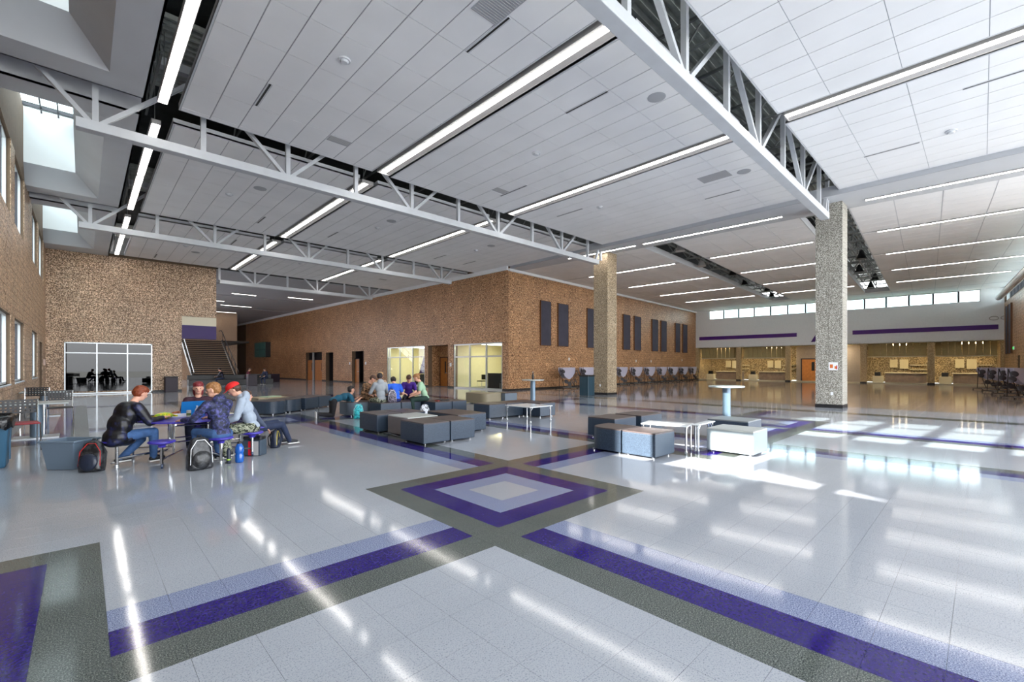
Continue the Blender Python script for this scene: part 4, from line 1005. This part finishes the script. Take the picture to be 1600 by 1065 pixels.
for k, (x, y) in enumerate(stl):
    s_ = MB().lathe([(.05, .395 - .04), (.15, .38), (.172, .395), (.172, .41), (.15, .42), (.05, .416)], (x, y, 0), 24).build('stool_seat', M_pedge, t, smooth=False)
    MB().lathe([(.045, .32), (.06, .37)], (x, y, 0), 14).build('cup', M_pedge, s_)
    MB().tube([(x, y, .04), (x, y, .33)], .022, 10).build('post', M_chrome, s_)
    MB().tube([(x, y, .13), (x * .35, y * .35, .16)], .018, 8).build('arm', M_chrome, s_)
    if k % 2:
        MB().tube([(x - .012, y, .04), (x + .012, y, .04)], .04, 12).build('wheel', mat('wheel_blue', (40, 60, 90), rough=.4), s_)
    else: MB().lathe([(.03, 0), (.024, .04)], (x, y, 0), 10).build('glide', M_alu, s_)
def onT(name, x, y, label, cat, rz=0): return empty(name, (TC[0] + x, TC[1] + y, .6605), rz, label, cat)
# laptop seen from behind its open lid, tilted towards the girl
l_ = onT('laptop', .02, .32, 'blue laptop with open lid on the round table', 'laptop', R(10))
MB().box(-.17, .17, -.12, .12, 0, .015).build('keyboard_base', M_lampbody, l_, bevel=.003)
MB().add([(-.18, -.13, .0), (.18, -.13, .0), (.18, -.19, .26), (-.18, -.19, .26), (-.18, -.12, .0), (.18, -.12, .0), (.18, -.18, .26), (-.18, -.18, .26)], [(0,1,2,3),(7,6,5,4),(0,4,5,1),(1,5,6,2),(2,6,7,3),(3,7,4,0)]).build('lid', mat('laptop_blue', (28, 124, 196), rough=.35), l_)
f_ = onT('snack_bag', -.38, -.02, 'bright yellow green snack bag lying on the round table', 'snack bag', R(25))
MB().ell((0, 0, .055), (.14, .1, .055), 14, 8).build('bag', mat('snack_yellow', (206, 206, 40), rough=.3, speck=[(.4, (120, 170, 40)), (.55, (222, 214, 40)), (.7, (230, 120, 30))], sscale=22), f_, smooth=True)
MB().box(-.16, -.13, -.09, .09, .03, .06).box(.13, .16, -.09, .09, .03, .06).build('crimp', MATS['snack_yellow'], f_)
f_ = onT('lunch_box', -.16, .22, 'small brown and white food box beside the snack bag', 'box', R(-10))
MB().box(-.12, .12, -.08, .08, 0, .06).build('tray', M_white_p, f_, bevel=.008); MB().ell((0, 0, .06), (.1, .065, .04), 12, 6).build('food', mat('food_brown', (140, 66, 40), rough=.7, speck=[(.4, (96, 40, 26)), (.6, (190, 120, 80))], sscale=50), f_, smooth=True)
f_ = onT('drink_can', -.05, -.06, 'pale drink cup with green stripe on the round table', 'cup')
MB().lathe([(.03, 0), (.033, .01), (.033, .12), (.028, .125)], n=18).build('body', mat('can_pale', (196, 196, 184), rough=.3), f_); MB().lathe([(.0335, .04), (.0335, .08)], n=18).build('stripe', mat('can_green', (90, 110, 50)), f_)
f_ = onT('clear_bottle', .06, -.1, 'clear water bottle on the round table', 'bottle')
MB().lathe([(.03, 0), (.033, .01), (.033, .13), (.013, .17), (.013, .185)], n=16).build('body', mat('clear_plastic', (214, 220, 226), rough=.15, alpha=.6), f_, smooth=True); MB().lathe([(.015, .185), (.015, .2)], n=12).build('cap', M_white_p, f_)
f_ = onT('paper_plate', -.1, .42, 'white paper plate on the far side of the round table', 'plate')
MB().lathe([(.07, .002), (.11, .015), (.112, .017), (.07, .006)], n=24).build('rim', M_white_p, f_)
f_ = onT('paper_sheets', .5, .15, 'loose white papers in front of the red cap student', 'papers', R(20))
MB().box(-.14, .14, -.1, .1, 0, .006).build('sheet', M_white_p, f_); MB().box(-.1, .16, -.06, .13, .006, .012).build('sheet', M_panelk, f_)
# ---------------------------------------------------------------- bags
def backpack(loc, rz, label, m, m2=None, s=1.0, tilt=0, name='backpack', accent=None):
    e_ = empty(name, loc, rz, label, 'backpack'); e_.rotation_euler.x = R(tilt)
    bd = MB(); nu, nv = 16, 12
    for j in range(nv + 1):
        v_ = j / nv; z = .46 * v_ * s
        wd = (.155 * (1 - .35 * max(0, v_ - .55) / .45) if v_ < .97 else .07) * s * (0.92 if v_ == 0 else 1); dp = .10 * (1.05 - .55 * v_ ** 2) * s
        if j == nv: wd *= .8; dp *= .6
        for k in range(nu):
            t_ = 2 * math.pi * k / nu; c_, s_ = math.cos(t_), math.sin(t_)
            p_ = .55; x = wd * abs(c_) ** p_ * (1 if c_ > 0 else -1); y = dp * abs(s_) ** p_ * (1 if s_ > 0 else -1)
            w_ = 1 + .035 * math.sin(7 * v_ * 3 + k * 1.7)
            bd.v.append((x * w_, y * w_, z))
    for j in range(nv):
        for k in range(nu): bd.f.append((j*nu+k, j*nu+(k+1)%nu, (j+1)*nu+(k+1)%nu, (j+1)*nu+k)); bd.m.append(0)
    bd.f += [tuple(reversed(range(nu))), tuple(nv*nu + k for k in range(nu))]; bd.m += [0, 0]
    bd.build('body', m, e_, smooth=True)
    MB().ell((0, -.10 * s, .14 * s), (.125 * s, .045 * s, .13 * s), 14, 8).build('front_pocket', m2 or m, e_, smooth=True)
    MB().tube([(-.03 * s, 0, .45 * s), (-.02 * s, 0, .49 * s), (.02 * s, 0, .49 * s), (.03 * s, 0, .45 * s)], .008, 6).build('handle', M_black, e_)
    for q in (-1, 1): MB().tube([(q * .06 * s, .07 * s, .42 * s), (q * .09 * s, .15 * s, .28 * s), (q * .1 * s, .13 * s, .08 * s), (q * .12 * s, .08 * s, .04 * s)], .014 * s, 6).build('strap', m2 or M_black, e_)
    MB().tube([(-.14 * s, -.07 * s, .08 * s), (-.13 * s, -.075 * s, .3 * s), (-.05 * s, -.06 * s, .42 * s), (.05 * s, -.06 * s, .42 * s), (.13 * s, -.075 * s, .3 * s), (.14 * s, -.07 * s, .08 * s)], .005, 5).build('zip', accent or M_alu, e_)
    return e_
M_bp = mat('pack_black', (30, 32, 36), rough=.35, bump=.5, bscale=18, speck=[(.4, (16, 17, 20)), (.62, (58, 60, 64))], sscale=14)
M_bpn = mat('pack_navy', (30, 38, 56), rough=.4, bump=.4, bscale=18)
backpack((.09, 8.95, 0), R(-30), 'black backpack with red trim leaning on the grey tub', M_bp, M_bpn, s=.95, tilt=-8, accent=mat('trim_red', (190, 40, 40)))
backpack((1.26, 8.04, 0), R(10), 'large black backpack on the floor in front of the round table', M_bp, s=1.02, tilt=-4)
backpack((2.62, 9.2, 0), R(60), 'dark backpack with yellow trim behind the red striped cooler', M_bpn, s=.72, accent=mat('trim_yellow', (210, 190, 60)))
backpack((5.78, 12.5, 0), R(-25), 'turquoise drawstring backpack against the pale-ended seat block', mat('pack_teal', (30, 176, 186), rough=.4, bump=.5, bscale=20, speck=[(.4, (20, 120, 140)), (.6, (60, 206, 210))], sscale=20), s=.92, tilt=-8)
backpack((6.75, 12.32, .43), R(-10), 'black backpack sitting on the slate seat block beside the blue shirt', mat('pack_dark', (34, 30, 44), rough=.5, bump=.6, bscale=24, speck=[(.4, (20, 18, 28)), (.66, (150, 140, 160))], sscale=30), s=.85)
backpack((7.15, 11.15, 0), R(-10), 'black and white patterned backpack on the floor behind the middle cluster', mat('pack_pattern', (150, 156, 170), rough=.5, speck=[(.45, (30, 32, 44)), (.52, (206, 210, 220))], sscale=11), s=.9)
b = empty('water_jug', (1.80, 8.16, 0), 0, 'blue translucent water jug standing beside the stool', 'bottle')
MB().lathe([(.05, 0), (.062, .02), (.062, .12), (.052, .14), (.062, .16), (.062, .24), (.035, .29), (.03, .3)], n=20).build('body', mat('jug_blue', (26, 92, 180), rough=.15, spec=.7), b, smooth=True); MB().lathe([(.033, .3), (.033, .33)], n=14).build('cap', M_black, b)
b = empty('slim_flask', (1.66, 8.2, 0), 0, 'thin dark flask with green band beside the blue jug', 'bottle')
MB().lathe([(.028, 0), (.03, .01), (.03, .2), (.015, .24)], n=14).build('body', M_bpn, b, smooth=True); MB().lathe([(.031, .05), (.031, .07)], n=14).build('band', mat('lime', (150, 190, 60)), b)
b = empty('cooler_bag', (2.14, 8.66, 0), R(-44), 'grey lunch cooler with red front stripe on the floor', 'cooler')
MB().box(-.16, .16, -.1, .1, 0, .27).build('body', mat('cooler_slate', (60, 74, 88), rough=.5), b, bevel=.02)
MB().box(-.05, .03, -.106, -.1, .01, .25).build('red_stripe', mat('cooler_red', (206, 24, 44), rough=.5), b); MB().box(.03, .12, -.105, -.1, .01, .25).build('grey_stripe', M_lampbody, b)
MB().box(-.155, .155, -.095, .095, .27, .33).build('lid', M_bp, b, bevel=.02); MB().lathe([(.016, 0), (.016, .006)], n=12).build('badge', M_lampbody, b, loc=(0, -.1, .3)).rotation_euler.x = R(90)
q = empty('green_book', (4.8, 17.4, .431), R(30), 'pale green tray lying on the beige seat block', 'tray'); MB().box(-.3, .3, -.2, .2, 0, .03).build('slab', mat('pale_green', (170, 190, 160), rough=.4), q, bevel=.008)
q = empty('dark_folder', (8.3, 11.9, .431), R(20), 'black folder and red wallet on the right seat block of the group', 'folder'); MB().box(-.22, .18, -.14, .14, 0, .025).build('cover', M_black, q, bevel=.005); MB().box(-.4, -.28, -.1, .02, 0, .02).build('wallet', mat('wallet_red', (150, 60, 46)), q, bevel=.005)
# ---------------------------------------------------------------- people
M_skin = mat('skin', (226, 172, 146), rough=.5, grain=.03); M_skin2 = mat('skin_tan', (206, 150, 120), rough=.5)
M_eye = mat('eye_dark', (40, 28, 24), rough=.2); M_lip = mat('lips', (186, 96, 90), rough=.5); M_sole = mat('shoe_sole', (228, 228, 226), rough=.5); M_shoe = mat('shoe_dark', (30, 32, 38), rough=.5)
def ik(A, C, l1, l2, pole):
    A, C = Vector(A), Vector(C); d = C - A; D = min(d.length, (l1 + l2) * .995); dn = d.normalized()
    a = (l1*l1 - l2*l2 + D*D) / (2 * D); h = math.sqrt(max(l1*l1 - a*a, 0)); p = Vector(pole); p = (p - dn * p.dot(dn)).normalized()
    return A + dn * a + p * h, A + dn * D
class Fig(MB):
    def limb(s, p, q, r1, r2, n=10):
        p, q = Vector(p), Vector(q); s.tube([p, p.lerp(q, .35), p.lerp(q, .7), q], [r1, r1 * .75 + r2 * .25 + .004, r1 * .35 + r2 * .65, r2], n); s.ell(p, (r1,) * 3, 10, 6); s.ell(q, (r2,) * 3, 10, 6); return s
    def fuse(s, name, m, parent, vox, sm=2):
        o = s.build(name, m, parent); r = o.modifiers.new('r', 'REMESH'); r.mode = 'VOXEL'; r.voxel_size = vox; r.use_smooth_shade = True
        k = o.modifiers.new('s', 'SMOOTH'); k.factor = .5; k.iterations = sm; return o
def person(loc, yaw, label, seat=.42, lean=20, headp=20, heady=0, wl=(-.2, .45, .68), wr=(.2, .45, .68), al=(-.14, .36, .08), ar=(.14, .36, .08), kp=((-.15, 1, .6), (.15, 1, .6)), top=None, bottom=None, hair=None, hairk='short', sleeves=True, hood=False, cap=None, vox=.013, skin=None, coat=False, pelvis=None, s=1.0, shorts=False, elbow=-.6, shoe=None, twist=0, label_group=None):
    e_ = empty('person', loc, yaw, label, 'person'); e_.scale = (s, s, s); skin = skin or M_skin
    P = Vector(pelvis or (0, 0, seat + .1)); L = R(lean); tw = Matrix.Rotation(R(twist), 3, 'Z')
    d = Vector((0, math.sin(L), math.cos(L))); d2 = Vector((0, math.sin(L * 1.25), math.cos(L * 1.25)))
    W = P + d * .17; CH = W + d2 * .18; NB = CH + d2 * .17; X = tw @ Vector((1, 0, 0)); F = X.cross(d2) * -1
    F = d2.cross(X).normalized() * -1
    if F.y < 0: F = -F
    HP = L * 1.25 * .4 + R(headp); hz = Matrix.Rotation(R(heady), 3, 'Z')
    hu = hz @ Vector((0, math.sin(HP), math.cos(HP))); hf = hz @ Vector((0, math.cos(HP), -math.sin(HP))); hx = hf.cross(hu)
    NK = NB + (d2 * .5 + hu * .5) * .07; HC = NK + hu * .115 + hf * .025
    SL, SR = NB - X * .165 - d2 * .045, NB + X * .165 - d2 * .045
    out_ = {}
    arms = []
    for S_, wt, sg in ((SL, wl, -1), (SR, wr, 1)):
        E, Wr = ik(S_, wt, .28, .25, (sg * .55, elbow, -.75)); arms.append((S_, E, Wr, sg))
    HL, HR = P - tw @ Vector((.09, 0, .0)), P + tw @ Vector((.09, 0, .0)); legs = []
    for h_, an, po in ((HL, al, kp[0]), (HR, ar, kp[1])):
        K, A = ik(h_, an, .42, .40, po); legs.append((h_, K, A))
    Hm = Matrix((hx, hf, hu)).transposed()
    b = Fig()
    def torso(f, g):
        for c, r in ((P, (.155, .115, .11)), (W, (.135, .1, .13)), (CH, (.155, .11, .14)), (NB - d2 * .05, (.15, .09, .08))):
            M = Matrix((X, F, d2)).transposed(); f.ell(c, tuple(v + g for v in r), 14, 8, M=M)
        f.limb(SL, SR, .062 + g, .062 + g)
    torso(b, -.012)
    b.limb(NB, NK, .058, .05); b.limb(NK, HC - hu * .04, .048, .05)
    b.ell(HC + hu * .02, (.076, .092, .10), 14, 10, M=Hm); b.ell(HC - hu * .055 + hf * .025, (.052, .06, .055), 12, 8, M=Hm)
    b.ell(HC + hf * .095 - hu * .012, (.013, .018, .022), 8, 6, M=Hm)     # nose
    for q in (-1, 1): b.ell(HC + hx * q * .077 - hu * .005, (.012, .02, .03), 8, 6, M=Hm)
    for (S_, E, Wr, sg) in arms:
        b.limb(S_, E, .048, .038); b.limb(E, Wr, .037, .026)
        dr = (Wr - E).normalized(); side = dr.cross(Vector((0, 0, 1)))
        if side.length < .1: side = Vector((1, 0, 0))
        side.normalize(); up = side.cross(dr).normalized()
        pm = Wr + dr * .045; b.ell(pm, (.038, .05, .02), 10, 6, M=Matrix((side, dr, up)).transposed())
        for k in range(4):
            o_ = side * (.027 - .018 * k); ln = (.038, .044, .041, .032)[k]
            b0 = pm + dr * .038 + o_; b1 = b0 + dr * ln - up * .008; b2 = b1 + dr * ln * .4 - up * .026
            b.tube([b0 - dr * .02, b0, b1, b2], [.0095, .0095, .0085, .007], 6)
        th = side * (-sg) ; t0 = Wr + dr * .02 + th * .028; b.tube([t0, t0 + th * .025 + dr * .02 - up * .01, t0 + th * .03 + dr * .05 - up * .022], [.012, .011, .008], 6)
    for (h_, K, A) in legs:
        b.limb(h_, K, .07, .05); b.limb(K, A, .048, .034)
    b.fuse('body', skin, e_, vox * .8, 1)
    # clothing
    g = .02 if coat else .008; c = Fig(); torso(c, g)
    if coat:
        c.ell(P + Vector((0, .0, .0)), (.20, .17, .15), 14, 8); c.ell(W - F * .02, (.19, .15, .2), 14, 8); c.ell(CH - F * .02, (.19, .15, .2), 14, 8); c.ell(P + Vector((0, .1, -.02)), (.19, .14, .13), 14, 8); c.ell(P + Vector((0, -.05, -.05)), (.18, .12, .1), 12, 8)
    for (S_, E, Wr, sg) in arms:
        dr = (Wr - E).normalized()
        c.limb(S_, E, .06 + g, .046 + g * .8)
        if sleeves: c.limb(E, Wr - dr * .01, .046 + g * .8, .032 + g * .5)
    if not sleeves:
        c = Fig(); torso(c, g)
        for (S_, E, Wr, sg) in arms: c.limb(S_, S_.lerp(E, .62), .064 + g, .056 + g)
    if hood:
        c.ell(NB - F * .07 + d2 * .02, (.105, .06, .09), 14, 8, M=Matrix((X, F, d2)).transposed()); c.limb(NB, NB + d2 * .03, .075, .07)
    c.fuse('coat' if coat else 'shirt', top, e_, vox, 2)
    t_ = Fig(); t_.ell(P - Vector((0, 0, .01)), (.165, .125, .105), 14, 8)
    for (h_, K, A) in legs:
        t_.limb(h_, K, .09, .066)
        if not shorts: t_.limb(K, A, .064, .05)
    t_.fuse('trousers', bottom, e_, vox, 2)
    for (h_, K, A) in legs:
        shin = (A - K).normalized(); fdir = Vector((A.x - K.x, 0, 0)) * .2 + (Vector((0, 1, 0)) if abs(shin.z) > .45 else Vector((0, .12, -1)))
        fdir = (fdir - shin * fdir.dot(shin) * .6).normalized()
        if abs(shin.z) > .6: fdir.z = 0; fdir.normalize()
        f_ = Fig(); f_.limb(A + shin * .01, A + fdir * .13 + shin * .03, .045, .036); f_.ell(A - fdir * .03 + shin * .025, (.036,) * 3, 8, 6); f_.limb(A - shin * .05, A, .04, .042)
        f_.fuse('shoe', shoe or M_shoe, e_, vox, 1)
        u_ = MB(); u_.bar(A - fdir * .07 + shin * .062, A + fdir * .17 + shin * .062, .078, .02, up=tuple(-shin)).build('sole', M_sole, e_, bevel=.006)
    # hair
    hm = MB()
    if hairk == 'short':
        hm.ell(HC + hu * .062 - hf * .008, (.082, .1, .07), 16, 10, M=Hm)
        hm.ell(HC + hu * .02 - hf * .035, (.086, .078, .09), 14, 8, M=Hm)
    elif hairk == 'long':
        hm.ell(HC + hu * .062 - hf * .008, (.085, .1, .07), 16, 10, M=Hm); hm.ell(HC - hu * .06 - hf * .05, (.085, .06, .13), 14, 8, M=Hm)
    elif hairk == 'bun':
        hm.ell(HC + hu * .062 - hf * .01, (.085, .1, .07), 16, 10, M=Hm); hm.ell(HC + hu * .01 - hf * .035, (.086, .075, .09), 14, 8, M=Hm); hm.ell(HC + hu * .06 - hf * .12, (.04, .04, .04), 10, 6, M=Hm)
    if hm.v:
        ho = hm.build('hair', hair, e_, smooth=True); dm = ho.modifiers.new('r', 'REMESH'); dm.mode = 'VOXEL'; dm.voxel_size = .008; dm.use_smooth_shade = True
        tx = bpy.data.textures.get('tuft') or bpy.data.textures.new('tuft', 'CLOUDS'); tx.noise_scale = .03
        dd = ho.modifiers.new('d', 'DISPLACE'); dd.texture = tx; dd.strength = .02; dd.mid_level = .45
    if cap:
        k_ = MB(); k_.ell(HC + hu * .052 - hf * .004, (.094, .112, .085), 18, 10, M=Hm, lo=0, hi=.55)
        k_.build('cap', cap, e_, smooth=True)
        v0 = HC + hu * .045 + hf * .09; q = MB()
        for sx_, fy_ in ((-.07, .0), (-.055, .055), (0, .08), (.055, .055), (.07, .0)): q.v.append(tuple(v0 + hx * sx_ + hf * fy_ - hu * .01 * (fy_ > 0)))
        for i in range(5): q.v.append(tuple(Vector(q.v[i]) - hu * .006))
        q.f = [(0,1,2,3,4),(9,8,7,6,5),(0,5,6,1),(1,6,7,2),(2,7,8,3),(3,8,9,4),(4,9,5,0)]; q.m = [0] * 7; q.build('brim', cap, e_)
    fa_ = MB()
    for q in (-1, 1): fa_.ell(HC + hx * q * .031 + hf * .083 + hu * .008, (.011, .007, .006), 8, 5, M=Hm)
    fa_.build('eyes', M_eye, e_); MB().ell(HC + hf * .084 - hu * .05, (.022, .007, .006), 8, 5, M=Hm).build('mouth', M_lip, e_)
    return e_
def face(dx, dy): return math.atan2(-dx, dy)
M_jeans = mat('denim', (58, 92, 140), rough=.8, grain=.2, gscale=14, bump=.2, bscale=60); M_jeansd = mat('denim_dark', (32, 44, 72), rough=.8, grain=.15, gscale=14)
M_blackc = mat('coat_black', (14, 15, 22), rough=.45, bump=.5, bscale=14, speck=[(.52, (10, 10, 16)), (.68, (34, 40, 84))], sscale=9)
M_navy = mat('jacket_navy', (38, 44, 78), rough=.6, bump=.4, bscale=18, speck=[(.38, (20, 26, 46)), (.52, (40, 46, 82)), (.66, (84, 84, 150))], sscale=20)
M_hood = mat('hoodie_grey', (160, 172, 188), rough=.8, grain=.08, gscale=10, bump=.4, bscale=12)
M_camo = mat('camo', (120, 124, 100), rough=.8, speck=[(.42, (34, 38, 34)), (.48, (96, 104, 80)), (.56, (178, 180, 160)), (.62, (70, 78, 60))], sscale=16)
M_camob = mat('camo_brown', (104, 80, 56), rough=.8, speck=[(.42, (50, 34, 24)), (.5, (120, 92, 64)), (.6, (160, 120, 88))], sscale=14)
M_red = mat('hair_auburn', (130, 58, 26), rough=.5, grain=.25, gscale=40); M_brn = mat('hair_brown', (72, 44, 28), rough=.5, grain=.25, gscale=40); M_blk = mat('hair_dark', (28, 20, 20), rough=.5, grain=.2, gscale=40); M_bld = mat('hair_sandy', (150, 104, 60), rough=.5, grain=.25, gscale=40)
tc_ = Vector((TC[0], TC[1]))
def seatpos(k): return (TC[0] + stl[k][0], TC[1] + stl[k][1], 0)
def toT(k): return face(-stl[k][0], -stl[k][1])
person(seatpos(0), face(.93, .38), 'person in a long black puffer coat with auburn hair leaning on the round table', seat=.36, lean=20, headp=14, wl=(-.06, .58, .70), wr=(.14, .54, .70), al=(-.12, .1, .1), ar=(.13, .42, .1), top=M_blackc, bottom=M_jeans, hair=M_red, coat=True, vox=.012)
person(seatpos(2), face(-.35, 1), 'person in a navy patterned jacket seen from behind at the round table', seat=.36, lean=9, headp=6, heady=50, wl=(-.34, .42, .69), wr=(.1, .5, .69), top=M_navy, bottom=M_jeans, hair=M_bld, hood=True, vox=.012, al=(-.14, .3, .1), ar=(.14, .3, .1))
person(seatpos(3), face(-1, .35), 'person with a red cap and grey hoodie in camouflage trousers', seat=.39, lean=14, headp=26, wl=(-.1, .42, .60), wr=(.1, .44, .60), top=M_hood, bottom=M_camo, hair=M_brn, cap=mat('cap_red', (214, 24, 24), rough=.7), hood=True, vox=.012)
person(seatpos(6), face(-.12, -1), 'smiling person with reddish hair behind the blue laptop', seat=.33, lean=12, headp=0, wl=(-.12, .4, .7), wr=(.14, .4, .7), top=mat('shirt_plum', (60, 26, 44), rough=.7), bottom=M_jeansd, hair=mat('hair_red', (120, 34, 40), rough=.5, grain=.2, gscale=40), hairk='long', vox=.013)
person(seatpos(4), face(1, .1), 'person in dark denim turned away behind the red cap student, one leg stretched out', seat=.33, lean=-22, headp=10, wl=(-.15, .1, .42), wr=(.15, .1, .42), al=(-.12, .5, .1), ar=(.12, .58, .1), top=mat('shirt_dusk', (70, 80, 100), rough=.8), bottom=M_jeansd, hair=M_brn, vox=.014, s=.9)
# middle group
Z = .43
person((5.45, 13.5, 0), face(1, -.12), 'kneeling person in a dark teal shirt leaning on the seat block', pelvis=(0, 0, .47), lean=62, headp=-38, wl=(-.13, .72, .5), wr=(.13, .74, .5), al=(-.1, -.42, .1), ar=(.1, -.44, .1), kp=((0, 1, -.4), (0, 1, -.4)), top=mat('tee_teal', (24, 84, 108), rough=.8, grain=.1), bottom=mat('trousers_black', (22, 20, 24), rough=.8), hair=M_blk, sleeves=False, vox=.016)
person((6.68, 14.05, 0), face(.3, -1), 'person in a brown camouflage jacket facing the grey hoodie', seat=Z - .02, lean=26, headp=18, heady=25, wl=(-.1, .42, .6), wr=(.16, .44, .6), top=M_camob, bottom=M_camob, hair=M_brn, vox=.016)
person((6.5, 12.5, 0), face(.1, 1), 'person in a light grey hoodie with short dark hair seen from behind', seat=Z - .02, lean=12, headp=8, heady=-25, top=mat('hoodie_pale', (150, 156, 162), rough=.8, grain=.1, bump=.3, bscale=14), bottom=M_camo, hair=M_blk, hood=True, vox=.016)
person((7.3, 14.2, 0), face(-.2, -1), 'fair haired person mostly hidden behind the grey hoodie', seat=Z - .02, lean=10, headp=6, top=mat('shirt_sand', (176, 150, 120), rough=.8), bottom=M_jeansd, hair=mat('hair_fair', (216, 176, 120), rough=.5), vox=.018)
person((6.98, 12.5, 0), face(.35, 1), 'person in a bright blue t-shirt bent forward, seen from behind', seat=Z - .02, lean=30, headp=26, top=mat('tee_blue', (36, 96, 214), rough=.8, grain=.08), bottom=mat('trousers_blue', (26, 34, 90), rough=.8), hair=M_blk, sleeves=False, vox=.016, wl=(-.15, .45, .62), wr=(.15, .45, .62))
person((7.9, 13.3, 0), face(-.5, -.9), 'person in a purple t-shirt with brown hair facing the blue shirt', seat=Z - .02, lean=24, headp=24, top=mat('tee_purple', (62, 26, 130), rough=.8), bottom=M_blackc, hair=M_brn, sleeves=False, vox=.016, wl=(-.1, .42, .62), wr=(.12, .42, .62))
person((7.82, 12.15, 0), face(-.85, .5), 'person in a pale green t-shirt with light brown hair at the right of the group', seat=Z - .02, lean=16, headp=20, top=mat('tee_mint', (156, 190, 160), rough=.8, grain=.06), bottom=mat('trousers_green', (24, 50, 44), rough=.8), hair=M_bld, hairk='bun', sleeves=False, vox=.016, wl=(-.12, .4, .6), wr=(.12, .4, .6))
S(6.2, 7.0, 13.86, 14.5, 'slate seat block at the back of the group on the left'); S(7.05, 7.75, 13.9, 14.5, 'slate seat block under the fair haired person', h=.43); S(7.6, 8.3, 13.05, 13.7, 'slate seat block under the purple t-shirt')
# distant people at the planter by the stairs and inside the office
for k, (x, y, yw, nm) in enumerate(((8.0, 41.5, 1.0, 'dark-clad person sitting on the bench by the stairs'), (9.8, 42.0, -2.0, 'person in a maroon top sitting at the foot of the stairs'), (11.0, 41.0, 2.2, 'person in dark clothes sitting alone beyond the stairs'))):
    person((x, y, 0), yw, nm, seat=.45, lean=12, top=[M_blackc, mat('top_maroon', (96, 24, 44), rough=.8), M_jeansd][k], bottom=M_jeansd, hair=[M_blk, M_brn, M_brn][k], vox=.03)
bn = empty('long_bench', (9.4, 41.9, 0), 0, 'long black bench wall in front of the stairs', 'bench'); MB().box(-3.6, 2.3, -.3, .3, 0, .44).build('plinth', M_black, bn, bevel=.02); MB().box(-3.6, 2.3, .3, .42, 0, .8).build('back', M_black, bn, bevel=.02)
